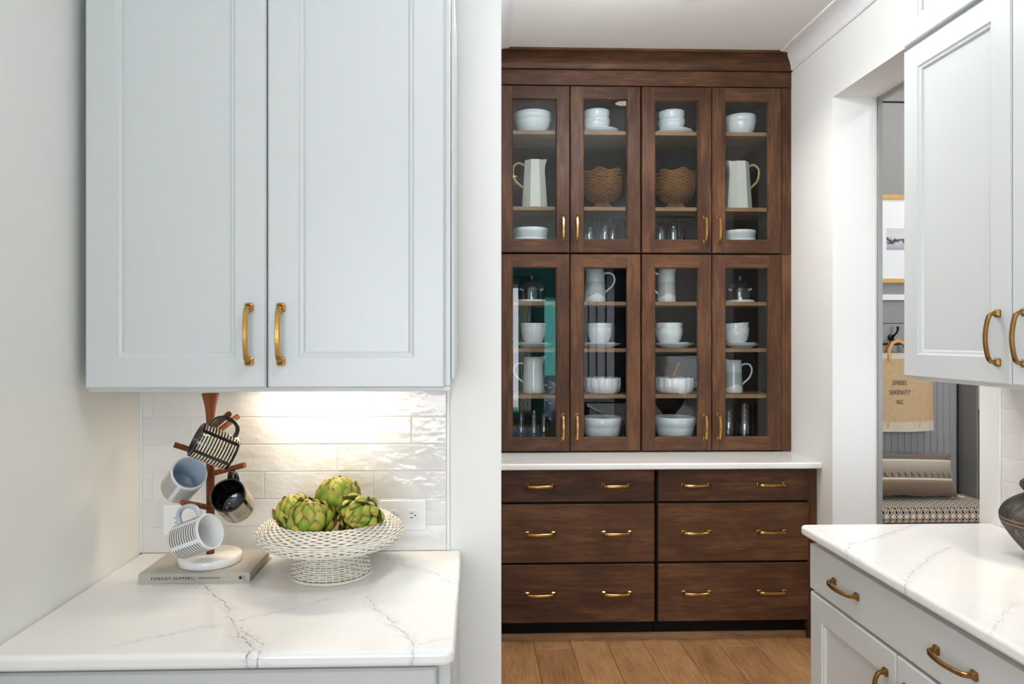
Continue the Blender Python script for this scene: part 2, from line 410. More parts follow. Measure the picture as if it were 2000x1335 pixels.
def pottery_mat():
    g = G('dark weathered pottery'); p = g.obj(); n = g.noise(p, 16, 6, 0.7); n2 = g.noise(p, 60, 4, 0.7); z = g.sep(p)[2]
    c = g.ramp(n, [(0.34, rgb(28, 26, 25)), (0.5, rgb(52, 47, 44)), (0.6, rgb(84, 76, 66)), (0.72, rgb(46, 48, 56))])
    ln = g.math('LESS_THAN', g.math('ABSOLUTE', g.math('SUBTRACT', g.math('FRACT', g.math('MULTIPLY', z, 1 / 0.011)), 0.5)), 0.12)
    band = g.math('MULTIPLY', ln, g.math('MULTIPLY', g.math('GREATER_THAN', z, 0.098), g.math('LESS_THAN', z, 0.124)))
    c = g.mix(band, c, rgb(150, 112, 74))
    c = g.mix(g.mrange(n2, 0.58, 0.72, 0, 0.5), c, rgb(140, 130, 118))
    return g.bsdf(c, 0.6, 0, 0.4, normal=g.bump(n2, 0.4, 0.004))
M['pottery'] = pottery_mat()
def dip_mat():
    g = G('grey glaze dipped pitcher'); x, y, z = g.sep(g.obj())
    f = g.math('GREATER_THAN', g.math('ADD', z, g.math('MULTIPLY', g.math('ABSOLUTE', x), 0.5)), 0.052)
    f2 = g.math('GREATER_THAN', z, 0.115)
    c = g.mix(f, rgb(236, 236, 232), rgb(186, 186, 182)); c = g.mix(f2, c, rgb(214, 216, 218))
    return g.bsdf(c, 0.18, 0, 0.5, coat=0.2)
M['dip'] = dip_mat()
def emit(name, col, s):
    g = G(name); e = g.n('ShaderNodeEmission'); e.inputs[0].default_value = col; e.inputs[1].default_value = s
    g.nt.links.new(e.outputs[0], g.out.inputs[0]); return g.mat
M['lamp'] = emit('lamp lens', (1.0, 0.9, 0.76, 1), 6.0)

M['quartz_l'] = quartz('veined white quartz', [
    (0.0035, 1.0, [(-0.678, 1.804), (-0.59, 1.689), (-0.543, 1.609), (-0.521, 1.559), (-0.458, 1.458), (-0.434, 1.41), (-0.436, 1.36)]),
    (0.003, 0.9, [(-0.518, 1.559), (-0.442, 1.47), (-0.42, 1.442), (-0.409, 1.36)]),
    (0.0026, 0.6, [(-0.717, 1.437), (-0.652, 1.481), (-0.578, 1.518), (-0.521, 1.554), (-0.419, 1.621), (-0.34, 1.681)]),
    (0.003, 0.75, [(-0.252, 1.695), (-0.182, 1.555), (-0.129, 1.448), (-0.118, 1.423), (-0.12, 1.36)]),
    (0.0018, 0.5, [(-0.118, 1.421), (-0.042, 1.457)]),
    (0.003, 0.75, [(-0.265, 2.015), (-0.171, 1.921), (-0.099, 1.856), (-0.031, 1.758)])])
M['quartz_r'] = quartz('veined white quartz of the side counter', [
    (0.003, 0.8, [(1.063, 2.022), (1.116, 2.087), (1.254, 2.171), (1.447, 2.3)]),
    (0.003, 0.8, [(1.06, 1.736), (1.111, 1.803), (1.238, 1.922), (1.387, 2.048)]),
    (0.0026, 0.7, [(1.073, 1.456), (1.114, 1.5), (1.234, 1.6), (1.269, 1.615)])])
M['quartz_h'] = quartz('veined white quartz of the hutch', [
    (0.004, 0.5, [(0.1, 3.5), (0.3, 3.62), (0.55, 3.56), (0.8, 3.47)]),
    (0.004, 0.5, [(0.95, 3.8), (1.2, 3.6), (1.5, 3.55), (1.65, 3.75)]),
    (0.003, 0.5, [(1.3, 3.46), (1.45, 3.62), (1.6, 3.78)])])
M['marble'] = quartz('white marble disc', [(0.002, 0.5, [(-0.70, 1.80), (-0.69, 1.86), (-0.64, 1.95)])])

# ------------------------------------------------------------------ dimensions of the place (metres; camera stands over the origin)
YT = 2.07      # backsplash wall plane
XL = -0.945    # left wall
XE = 0.08      # end of the short wall beside the hutch recess
XR = 1.71      # right wall
ZC = 3.0       # ceiling
CT = 0.882     # worktops
YH = 3.80      # glass doors of the hutch
YD = 3.50      # drawers of the hutch

# ------------------------------------------------------------------ structure
fl = put('floor', B().box(-4.2, 5.2, -5.2, 5.0, -0.12, -0.012).mesh('floor', [M['oak']]), kind='structure')
ncol = 0
plank_me = {}
x = XL - 0.02
while x < XR + 0.2:
    y = -0.6 - 0.23 * (ncol * 7 % 5)
    while y < 3.64:
        L = 1.5 + 0.23 * ((ncol * 3 + int(y * 2)) % 3); L = round(min(L, 3.66 - y), 2)
        if L > 0.05:
            key = L
            if key not in plank_me:
                plank_me[key] = B().box(0.0008, 0.1792, 0.0008, L - 0.0008, -0.012, 0.0).mesh('plank', [M['oak']])
            put('plank', plank_me[key], fl, at=(x, y, 0), bevel=0.0012, seg=1)
        y += L if L > 0.05 else 1
    x += 0.18; ncol += 1
put('floor_mudroom', B().box(1.93, 5.2, 1.5, 5.0, -0.012, 0.0).mesh('floor_mudroom', [M['oak']]), kind='structure')
put('floor_rear', B().box(-4.1, 5.1, -5.1, -1.7, -0.012, 0.001).mesh('floor_rear', [M['oak']]), kind='structure')
put('ceiling', B().box(-4.2, 1.926, -5.2, 5.0, ZC, ZC + 0.1).box(1.926, 5.2, -5.2, 1.5, ZC, ZC + 0.1).mesh('ceiling', [M['ceil']]), kind='structure')
put('ceiling_mudroom', B().box(1.926, 5.2, 1.35, 5.0, 3.4, 3.5).mesh('ceiling_mudroom', [M['ceil']]), kind='structure')
put('wall_left', B().box(XL - 0.14, XL, -0.7, YT, 0, ZC).mesh('wall_left', [M['wall']]), kind='structure')
wbl = put('wall_back_left', B().box(XL - 0.14, XE, YT, 4.3, 0, ZC).mesh('wall_back_left', [M['wall']]), kind='structure')
put('wall_back', B().box(XE, 2.0, 4.16, 4.3, 0, ZC).mesh('wall_back', [M['wall']]), kind='structure')
wr = put('wall_right', B().box(XR, 1.926, 3.365, 4.3, 0, ZC).box(XR, 1.926, 2.372, 3.365, 2.64, ZC).box(XR, 1.926, -2.6, 2.372, 0, ZC).mesh('wall_right', [M['wall']]), kind='structure')
put('wall_rear', B().box(-4.2, -2.7, -5.2, -5.0, 0, ZC).box(0.85, 5.2, -5.2, -5.0, 0, ZC).box(-2.7, 0.85, -5.2, -5.0, 2.45, ZC).box(-2.7, 0.85, -5.2, -5.0, 0, 0.35).mesh('wall_rear', [M['teal']]), kind='structure')
put('wall_rear_left', B().box(-4.2, -4.0, -5.0, -4.65, 0, ZC).box(-4.2, -4.0, -1.35, -0.7, 0, ZC).box(-4.2, -4.0, -4.65, -1.35, 2.5, ZC).box(-4.2, -4.0, -4.65, -1.35, 0, 0.4).box(-4.2, XL - 0.14, -0.7, -0.55, 0, ZC).mesh('wall_rear_left', [M['wall']]), kind='structure')
put('wall_rear_right', B().box(5.0, 5.2, -5.0, 5.0, 0, ZC).box(1.926, 5.0, -2.6, -2.45, 0, ZC).mesh('wall_rear_right', [M['wall']]), kind='structure')
put('wall_mudroom', B().box(1.926, 5.0, 4.62, 4.8, 0, 3.4).box(1.926, 2.6, 1.35, 1.5, 0, 3.4).box(3.6, 5.0, 1.35, 1.5, 0, 3.4).box(2.6, 3.6, 1.35, 1.5, 0, 0.8).box(2.6, 3.6, 1.35, 1.5, 2.3, 3.4).box(1.80, 1.926, 1.35, 4.8, ZC + 0.1, 3.4).box(5.0, 5.2, 1.35, 4.8, ZC, 3.4).mesh('wall_mudroom', [M['grey_wall']]), kind='structure')

def window_frame(name, b):
    return put(name, b.mesh(name, [M['trim']]), kind='structure', bevel=0.003)
b = B()
for xx in (-2.7, -1.52, -0.34, 0.80): b.box(xx, xx + 0.05, -5.04, -5.0, 0.35, 2.45)
b.box(-2.7, 0.85, -5.04, -5.0, 0.35, 0.41).box(-2.7, 0.85, -5.04, -5.0, 2.39, 2.45).box(-2.75, 0.9, -5.0, -4.96, 0.29, 0.35)
window_frame('window_1', b)
b = B()
for yy in (-4.65, -3.55, -2.45, -1.40): b.box(-4.04, -4.0, yy, yy + 0.05, 0.4, 2.5)
b.box(-4.04, -4.0, -4.65, -1.35, 0.4, 0.46).box(-4.04, -4.0, -4.65, -1.35, 2.44, 2.5)
window_frame('fill_window_2', b)  # unseen frame around the added side light

window_frame('fill_window_3', B().box(2.6, 2.65, 1.38, 1.43, 0.8, 2.3).box(3.55, 3.6, 1.38, 1.43, 0.8, 2.3).box(2.65, 3.55, 1.38, 1.43, 0.8, 0.85).box(2.65, 3.55, 1.38, 1.43, 2.25, 2.3).box(3.08, 3.12, 1.38, 1.43, 0.85, 2.25))  # unseen frame added around the mudroom fill light
# crown mouldings (painted) and the one along the recess
def cove(xw, sgn, y0, y1, z0=2.925, out=0.105):
    pr = [(xw, ZC), (xw, z0), (xw - sgn * 0.008, z0), (xw - sgn * 0.010, z0 + 0.006)]
    for k in range(9):
        t = k / 8 * PI / 2
        pr.append((xw - sgn * (0.012 + (out - 0.02) * (1 - math.cos(t))), z0 + 0.008 + (ZC - z0 - 0.016) * math.sin(t)))
    pr += [(xw - sgn * out, ZC - 0.006), (xw - sgn * out, ZC)]
    return B().prism(pr, 'y', y0, y1)
put('trim_1', cove(XR, 1, -2.6, 3.79).mesh('trim_1', [M['trim']]), kind='structure')
put('trim_2', cove(XE, -1, YT, 3.79).mesh('trim_2', [M['trim']]), kind='structure')
put('trim_3', B().box(1.927, 1.945, 3.352, 3.46, 0, 2.62).box(1.927, 1.945, 2.30, 2.385, 0, 2.62).box(1.927, 1.945, 2.30, 3.46, 2.62, 2.70).mesh('trim_3', [M['grey_wall']]), kind='structure')
put('baseboard_right', B().box(XR - 0.014, XR, 3.365, 3.50, 0, 0.13).mesh('baseboard_right', [M['trim']]), kind='structure', bevel=0.004)

# ------------------------------------------------------------------ backsplash tiles (each tile its own piece)
tcache = {}
def tile(parent, a, b_, z0, z1, fixed, axis):
    g = 0.0013; L = round(b_ - a - 2 * g, 4); H = round(z1 - z0 - 2 * g, 4)
    if L < 0.004: return
    k = (L, H, axis)
    if k not in tcache:
        t = 0.008
        bb = B().box(0, L, -t, 0, 0, H) if axis == 'x' else B().box(-t, 0, 0, L, 0, H)
        tcache[k] = bb.mesh('tile', [M['tile']])
    at = (a + g, fixed - random.uniform(0.0, 0.0007), z0 + g) if axis == 'x' else (fixed - random.uniform(0, 0.0007), a + g, z0 + g)
    put('tile', tcache[k], parent, at=at, bevel=0.0014, seg=2)
rows = [CT, 0.9563, 1.0337, 1.1112, 1.1887, 1.2662, 1.3437, 1.42]
X0, X1 = -0.9375, -0.0775
offs = [-0.699, -0.803, -0.908, -0.7005, -0.803, -0.908, -0.7]   # joint phase per row, bottom up
put('trim_4', B().box(X0 - 0.0, X1, YT - 0.0095, YT, CT + 0.001, 1.42).mesh('trim_4', [M['grout']]), kind='structure')
for i in range(7):
    j = offs[i]
    while j > X0: j -= 0.3125
    edges = [X0]
    j += 0.3125
    while j < X1 - 0.003: edges.append(j); j += 0.3125
    edges.append(X1)
    for a, c in zip(edges, edges[1:]): tile(wbl, a, c, rows[i], rows[i + 1], YT - 0.003, 'x')
put('trim_5', B().box(X1 + 0.0008, X1 + 0.0095, YT - 0.014, YT, CT + 0.001, 1.42).mesh('trim_5', [M['trim']]), kind='structure', bevel=0.003)
put('trim_6', B().box(XL, X0 - 0.0005, YT - 0.010, YT, CT + 0.001, 1.42).mesh('trim_6', [M['trim']]), kind='structure', bevel=0.002)
# right wall tiles
put('trim_7', B().box(XR - 0.0095, XR, 0.9, 2.258, CT + 0.001, 1.42).mesh('trim_7', [M['grout']]), kind='structure')
for i in range(7):
    e = [2.258 - 0.09 - 0.1 * (i % 3)]
    while e[-1] > 0.95: e.append(e[-1] - 0.3125)
    e = [2.258] + e
    for a, c in zip(e, e[1:]): tile(wr, c, a, rows[i], rows[i + 1], XR - 0.003, 'y')
put('trim_8', B().box(XR - 0.014, XR, 2.2588, 2.268, CT + 0.001, 1.42).mesh('trim_8', [M['trim']]), kind='structure', bevel=0.003)

# ------------------------------------------------------------------ cabinet hardware
def handle_mesh(L=0.128, mat='brass'):
    """bow pull: stands along Z, projects along -Y, feet at y=0"""
    b = B(); h = L / 2; out = 0.026
    path = [(0, 0.0, -h), (0, -0.010, -h), (0, -0.018, -h + 0.001), (0, -0.024, -h + 0.006)]
    for k in range(1, 12):
        t = k / 12; z = -h + 0.006 + (L - 0.012) * t
        path.append((0, -0.026 - 0.009 * math.sin(PI * t), z))
    path += [(0, -0.024, h - 0.006), (0, -0.018, h - 0.001), (0, -0.010, h), (0, 0, h)]
    n = len(path)
    def sec(i):
        t = abs(i / (n - 1) - 0.5) * 2
        a, c = 0.0058, 0.0042
        if i in (0, n - 1): a = c = 0.0062
        return [(a * sx if False else sx * a, sy * c) for sx, sy in ((1, .55), (.7, 1), (-.7, 1), (-1, .55), (-1, -.55), (-.7, -1), (.7, -1), (1, -.55))]
    b.sweep(path, sec, up=(1, 0, 0), smooth=False)
    for z in (-h, h):
        r0, r1 = 0.0105, 0.0062
        def ring(r, y):
            q = 0.72
            return [(r * a, y, z + r * c) for a, c in ((1, q), (q, 1), (-q, 1), (-1, q), (-1, -q), (-q, -1), (q, -1), (1, -q))]
        b.quadgrid([ring(r0, 0.0), ring(r0, -0.004), ring(r1, -0.009), ring(r1 * 0.9, -0.012)], closed_v=True, smooth=False)
        b.poly(ring(r0, 0.0)[::-1])
    return b.mesh('handle', [M[mat]])
HANDLE = handle_mesh(0.128); HANDLE_D = handle_mesh(0.128, 'brass_d')
def handle(parent, at, facing='-y', level=False, dark=False):
    rot = {('-y', False): (0, 0, 0), ('-y', True): (0, PI / 2, 0), ('-x', False): (0, 0, -PI / 2)}.get((facing, level))
    if rot is None: rot = (0, PI / 2, -PI / 2)      # level pull on a face looking to -x
    return put('handle', HANDLE_D if dark else HANDLE, parent, at=at, rot=rot)

def framed_panel(o0, o1, z0, z1, fw, face, t, rec, axis, bead=0.010, glass=False):
    """five piece door in the plane axis=const; o = along, face = front plane, thickness t going back"""
    b = B()
    def P(o, d, z): return (o, face + d, z) if axis == 'y' else (face + d, o, z)
    def ring(ins, d): return [P(o0 + ins, d, z0 + ins), P(o1 - ins, d, z0 + ins), P(o1 - ins, d, z1 - ins), P(o0 + ins, d, z1 - ins)]
    def strip(r1, r2, mi=(0, 1, 0, 1)):
        for k in range(4):
            m = mi[k]
            b.poly([r1[k], r1[(k + 1) % 4], r2[(k + 1) % 4], r2[k]], m)
    e = 0.004
    # front frame split into stiles (upright grain) and rails (level grain): rails butt between stiles
    A = ring(0, t); A1 = ring(0, e); A2 = ring(e, 0)
    strip(A, A1, (1, 0, 1, 0)); strip(A1, A2, (1, 0, 1, 0))
    i0, i1 = o0 + fw, o1 - fw; k0, k1 = z0 + fw, z1 - fw
    b.poly([P(o0 + e, 0, z0 + e), P(i0, 0, z0 + e), P(i0, 0, z1 - e), P(o0 + e, 0, z1 - e)], 0)
    b.poly([P(i1, 0, z0 + e), P(o1 - e, 0, z0 + e), P(o1 - e, 0, z1 - e), P(i1, 0, z1 - e)], 0)
    b.poly([P(i0, 0, z0 + e), P(i1, 0, z0 + e), P(i1, 0, k0), P(i0, 0, k0)], 1)
    b.poly([P(i0, 0, k1), P(i1, 0, k1), P(i1, 0, z1 - e), P(i0, 0, z1 - e)], 1)
    C0 = ring(fw, 0)
    if glass:
        C1 = ring(fw + bead * 0.5, rec * 0.6); C2 = ring(fw + bead * 0.5, t)
        strip(C0, C1, (1, 0, 1, 0)); strip(C1, C2, (1, 0, 1, 0)); strip(C2, A, (1, 0, 1, 0))
    else:
        C1 = ring(fw + bead * 0.3, rec * 0.35); C2 = ring(fw + bead * 0.75, rec * 0.45); C3 = ring(fw + bead, rec)
        strip(C0, C1, (1, 0, 1, 0)); strip(C1, C2, (1, 0, 1, 0)); strip(C2, C3, (1, 0, 1, 0))
        b.poly(C3, 0); b.poly(A[::-1], 0)
    return b

def slab_front(o0, o1, z0, z1, face, t, axis):
    b = B()
    if axis == 'y': b.box(o0, o1, face, face + t, z0, z1)
    else: b.box(face, face + t, o0, o1, z0, z1)
    return b

CABM = [M['cab'], M['cab']]
# ---- left wall cabinet
c = empty('wall_cabinet', (-0.49, 1.9, 1.37), 'pale grey two-door wall cabinet hanging above the mugs and wicker bowl', 'cabinet')
put('body', B().box(-0.918, -0.056, 1.742, 2.055, 1.374, 2.42).mesh('body', [M['cab']]), c, bevel=0.002)
put('light_rail', B().box(-0.918, -0.056, 1.738, 1.758, 1.362, 1.374).mesh('light_rail', [M['cab']]), c, bevel=0.002)
put('scribe_strip', B().box(-0.0555, -0.046, 1.76, 2.055, 1.39, 2.33).mesh('scribe_strip', [M['cab']]), c, bevel=0.002)
for (a, e, hx) in ((-0.9165, -0.4935, -0.5324), (-0.4895, -0.070, -0.4577)):
    d = put('door', framed_panel(a, e, 1.3715, 2.405, 0.072, 1.72, 0.021, 0.013, 'y', 0.015).mesh('door', CABM), c)
    handle(d, (hx, 1.72, 1.4995))
c2 = empty('wall_cabinet', (-0.49, 1.9, 2.42), 'short pale grey cabinet stacked on top of the left wall cabinet', 'cabinet')
put('body', B().box(-0.918, -0.056, 1.742, 2.055, 2.422, 2.99).mesh('body', [M['cab']]), c2)
for (a, e) in ((-0.9165, -0.4935), (-0.4895, -0.070)):
    put('door', framed_panel(a, e, 2.425, 2.97, 0.072, 1.72, 0.021, 0.013, 'y', 0.015).mesh('door', CABM), c2)

# under-cabinet light bar
ul = empty('undercabinet_light', (-0.43, 1.99, 1.362), 'slim warm light bar under the left wall cabinet', 'light')
put('housing', B().box(-0.60, -0.26, 1.968, 2.012, 1.360, 1.373).mesh('housing', [M['plastic']]), ul, bevel=0.002)
put('lens', B().box(-0.59, -0.27, 1.975, 2.005, 1.3575, 1.3602).mesh('lens', [M['lamp']]), ul)
a = area_light('light', (-0.43, 1.99, 1.354), (0, 0, 0), 0.30, 0.025, 1.2, (1.0, 0.82, 0.60)); a.parent = ul; a.location = (0, 0, -0.008)

# ---- left base cabinet and worktop
c = empty('base_cabinet', (-0.49, 1.75, 0), 'blue grey base cabinet under the left worktop', 'cabinet')
put('body', B().box(-0.94, -0.046, 1.443, 2.06, 0.1, 0.850).mesh('body', [M['cab']]), c, bevel=0.002)
put('toe_kick', B().box(-0.94, -0.046, 1.50, 2.06, 0.0, 0.1).mesh('toe_kick', [M['cab']]), c)
d = put('drawer', framed_panel(-0.937, -0.073, 0.66, 0.838, 0.004, 1.42, 0.021, 0.001, 'y', 0.002).mesh('drawer', CABM), c)
handle(d, (-0.72, 1.42, 0.75), level=True); handle(d, (-0.29, 1.42, 0.75), level=True)
for (a_, e_, hx) in ((-0.937, -0.507, -0.545), (-0.503, -0.073, -0.465)):
    d = put('door', framed_panel(a_, e_, 0.11, 0.652, 0.07, 1.42, 0.021, 0.010, 'y', 0.012).mesh('door', CABM), c)
    handle(d, (hx, 1.42, 0.54))
def worktop(name, poly, z0, z1, mat, label, bev):
    return put(name, B().prism(poly, 'z', z0, z1).mesh(name, [mat]), label=label, cat='worktop', bevel=bev, seg=4)
r = 0.022
cr = [(-0.036 - r + r * math.sin(t), 1.395 + r - r * math.cos(t)) for t in [k * PI / 12 for k in range(7)]]
worktop('worktop', [(XL + 0.001, 1.395)] + cr + [(-0.036, YT - 0.001), (XL + 0.001, YT - 0.001)], CT - 0.031, CT, M['quartz_l'], 'white quartz worktop with grey veins under the book and wicker bowl', 0.010)

# ---- right base cabinets and worktop
c = empty('base_cabinet', (1.4, 1.8, 0), 'pale grey base cabinet with wide drawer under the right worktop', 'cabinet')
put('body', B().box(1.113, XR - 0.002, 1.33, 2.29, 0.1, 0.849).mesh('body', [M['cab']]), c, bevel=0.002)
put('toe_kick', B().box(1.17, XR - 0.002, 1.33, 2.29, 0.0, 0.1).mesh('toe_kick', [M['cab']]), c)
d = put('drawer', slab_front(1.337, 2.291, 0.685, 0.828, 1.09, 0.022, 'x').mesh('drawer', [M['cab']]), c, bevel=0.002)
handle(d, (1.09, 2.068, 0.757), '-x', True, True); handle(d, (1.09, 1.590, 0.757), '-x', True, True)
for (a_, e_, hy) in ((1.8195, 2.289, 1.862), (1.337, 1.8155, 1.774)):
    d = put('door', framed_panel(a_, e_, 0.11, 0.674, 0.074, 1.09, 0.022, 0.011, 'x', 0.012).mesh('door', CABM), c)
    handle(d, (1.09, hy, 0.545), '-x', False, True)
c = empty('base_cabinet', (1.4, 1.0, 0), 'pale grey base cabinet nearest the camera on the right', 'cabinet')
put('body', B().box(1.113, XR - 0.002, 0.9, 1.328, 0.1, 0.849).mesh('body', [M['cab']]), c, bevel=0.002)
d = put('drawer', slab_front(0.905, 1.333, 0.685, 0.828, 1.09, 0.022, 'x').mesh('drawer', [M['cab']]), c, bevel=0.002)
put('door', framed_panel(0.905, 1.333, 0.11, 0.674, 0.074, 1.09, 0.022, 0.011, 'x', 0.012).mesh('door', CABM), c)
cr = [(1.066 + r - r * math.sin(t), 2.318 - r + r * math.cos(t)) for t in [k * PI / 12 for k in range(7)]]
worktop('worktop', [(1.066, 0.88)] + [(XR - 0.001, 0.88), (XR - 0.001, 2.318)] + cr, CT - 0.031, CT, M['quartz_r'], 'white quartz worktop of the right counter beneath the dark pot', 0.010)

# ---- right wall cabinets
c = empty('wall_cabinet', (1.54, 1.8, 1.37), 'tall pale grey wall cabinet hanging above the right counter', 'cabinet')
put('body', B().box(1.397, XR - 0.002, 1.325, 2.246, 1.374, 2.408).mesh('body', [M['cab']]), c, bevel=0.002)
put('light_rail', B().box(1.392, 1.412, 1.325, 2.225, 1.360, 1.374).box(1.412, XR - 0.016, 2.205, 2.225, 1.360, 1.374).mesh('light_rail', [M['cab']]), c, bevel=0.002)
for (a_, e_, hy) in ((1.7945, 2.252, 1.838), (1.33, 1.7905, 1.745)):
    d = put('door', framed_panel(a_, e_, 1.3705, 2.404, 0.070, 1.375, 0.022, 0.013, 'x', 0.015).mesh('door', CABM), c)
    handle(d, (1.375, hy, 1.4915), '-x', False, True)
c = empty('wall_cabinet', (1.54, 1.8, 2.41), 'short pale grey cabinet stacked above the right wall cabinet', 'cabinet')
put('body', B().box(1.397, XR - 0.002, 1.325, 2.246, 2.416, 2.90).mesh('body', [M['cab']]), c, bevel=0.002)
for (a_, e_) in ((1.7945, 2.252), (1.33, 1.7905)):
    put('door', framed_panel(a_, e_, 2.4185, 2.89, 0.070, 1.375, 0.022, 0.013, 'x', 0.015).mesh('door', CABM), c)
ul = empty('undercabinet_light', (1.6, 1.7, 1.36), 'slim warm light bar under the right wall cabinet', 'light')
put('housing', B().box(1.58, 1.62, 1.45, 1.85, 1.360, 1.373).mesh('housing', [M['plastic']]), ul, bevel=0.002)
put('lens', B().box(1.586, 1.614, 1.46, 1.84, 1.3575, 1.3602).mesh('lens', [M['lamp']]), ul)
a = area_light('light', (1.6, 1.65, 1.354), (0, 0, 0), 0.025, 0.36, 1.2, (1.0, 0.84, 0.64)); a.parent = ul; a.location = (0, -0.05, -0.008)

# ------------------------------------------------------------------ hutch
HM = [M['wood_v'], M['wood_h']]
units = [('upper left', 0.134, 0.8925, 1.945, 2.838, (2.598, 2.190)), ('upper right', 0.8965, 1.655, 1.945, 2.838, (2.598, 2.190)),
         ('lower left', 0.134, 0.8925, 0.889, 1.942, (1.680, 1.428, 1.179)), ('lower right', 0.8965, 1.655, 0.889, 1.942, (1.680, 1.428, 1.179))]
labels = {'upper left': 'brown wood glass-door cabinet, top left of the hutch', 'upper right': 'brown wood glass-door cabinet, top right of the hutch',
          'lower left': 'brown wood glass-door cabinet standing on the hutch worktop, left one', 'lower right': 'brown wood glass-door cabinet standing on the hutch worktop, right one'}
for nm, x0, x1, z0, z1, shelves in units:
    c = empty('display_cabinet', ((x0 + x1) / 2, 3.97, z0), labels[nm], 'cabinet', 'glass-door cabinets of the hutch')
    t = 0.018; y0, y1 = YH + 0.022, 4.14
    b = B().box(x0, x0 + t, y0, y1, z0, z1).box(x1 - t, x1, y0, y1, z0, z1).box(x0 + t, x1 - t, y0, y1, z0, z0 + t).box(x0 + t, x1 - t, y0, y1, z1 - t, z1)
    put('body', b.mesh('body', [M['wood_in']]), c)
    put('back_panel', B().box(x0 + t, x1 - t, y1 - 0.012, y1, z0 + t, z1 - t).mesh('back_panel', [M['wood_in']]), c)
    for zs in shelves:
        put('shelf', B().box(x0 + t + 0.001, x1 - t - 0.001, YH + 0.04, y1 - 0.014, zs - 0.010, zs + 0.010).mesh('shelf', [M['oak_x']]), c, bevel=0.001)
    xm = (x0 + x1) / 2
    for (a_, e_, hx) in ((x0 + 0.0015, xm - 0.002, xm - 0.0385), (xm + 0.002, x1 - 0.0015, xm + 0.0355)):
        d = put('door', framed_panel(a_, e_, z0 + 0.003, z1 - 0.002, 0.068, YH, 0.021, 0.012, 'y', 0.012, glass=True).mesh('door', HM), c)
        put('glass_pane', B().box(a_ + 0.071, e_ - 0.071, YH + 0.011, YH + 0.014, z0 + 0.072, z1 - 0.071).mesh('glass_pane', [M['pane']]), d)
        hz = z0 + 0.130
        handle(d, (hx, YH, hz))
    if x0 < 0.5: put('filler_strip', B().box(XE + 0.001, x0 - 0.002, YH + 0.008, YH + 0.03, z0, z1).mesh('filler_strip', [M['wood_v']]), c)
    else: put('filler_strip', B().box(x1 + 0.002, XR - 0.001, YH + 0.008, YH + 0.03, z0, z1).mesh('filler_strip', [M['wood_v']]), c)

c = empty('cabinet_crown', (0.9, 3.95, 2.84), 'brown wooden crown moulding and frieze along the top of the hutch', 'moulding')
put('frieze_board', B().box(XE + 0.001, XR - 0.001, YH + 0.004, 4.15, 2.841, 2.921).mesh('frieze_board', [M['wood_h']]), c, bevel=0.002)
pr = [(4.15, 2.922), (4.15, ZC - 0.001), (YH - 0.098, ZC - 0.001), (YH - 0.098, ZC - 0.011)]
for k in range(11):
    t = k / 10 * PI / 2
    pr.append((YH - 0.012 - 0.082 * (1 - math.sin(t)), ZC - 0.013 - 0.056 * (1 - math.cos(t))))
pr += [(YH - 0.012, 2.922)]
put('crown_moulding', B().prism(pr, 'x', XE + 0.001, XR - 0.001).mesh('crown_moulding', [M['wood_h']]), c)

# drawers of the hutch
for nm, x0, x1 in (('left', 0.134, 0.8955), ('right', 0.8995, 1.661)):
    c = empty('drawer_cabinet', ((x0 + x1) / 2, 3.8, 0), 'dark brown three-drawer base cabinet, %s half of the hutch' % nm, 'cabinet', 'drawer cabinets of the hutch')
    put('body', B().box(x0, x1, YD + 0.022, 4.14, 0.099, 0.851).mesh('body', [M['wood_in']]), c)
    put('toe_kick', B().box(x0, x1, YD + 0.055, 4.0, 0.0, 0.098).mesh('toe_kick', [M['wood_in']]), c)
    f0, f1 = (0.1385, 0.8895) if nm == 'left' else (0.908, 1.659)
    for (z0, z1, hz) in ((0.6905, 0.8455, 0.771), (0.394, 0.680, 0.538), (0.0995, 0.3835, 0.242)):
        d = put('drawer', slab_front(f0, f1, z0, z1, YD, 0.021, 'y').mesh('drawer', [M['wood_h']]), c, bevel=0.003)
        for hx in ((f0 + 0.188), (f1 - 0.188)):
            handle(d, (hx, YD, hz), level=True)
    if nm == 'right': put('filler_strip', B().box(x1 + 0.001, XR - 0.001, YD + 0.02, YD + 0.04, 0.0, 0.851).mesh('filler_strip', [M['wood_v']]), c)
    else: put('filler_strip', B().box(XE + 0.001, x0 - 0.001, YD + 0.02, YD + 0.04, 0.0, 0.851).mesh('filler_strip', [M['wood_v']]), c)
worktop('worktop', [(XE + 0.001, 3.462), (XR - 0.001, 3.462), (XR - 0.001, 4.14), (XE + 0.001, 4.14)], 0.8525, 0.8835, M['quartz_h'], 'long white quartz worktop of the brown hutch', 0.008)
put('trim_9', B().prism([(3.555, 0.0), (3.555, 0.028), (3.549, 0.028), (3.543, 0.022), (3.539, 0.012), (3.538, 0.0)], 'x', XE + 0.001, XR - 0.016).mesh('trim_9', [M['oak_x']]), kind='structure')

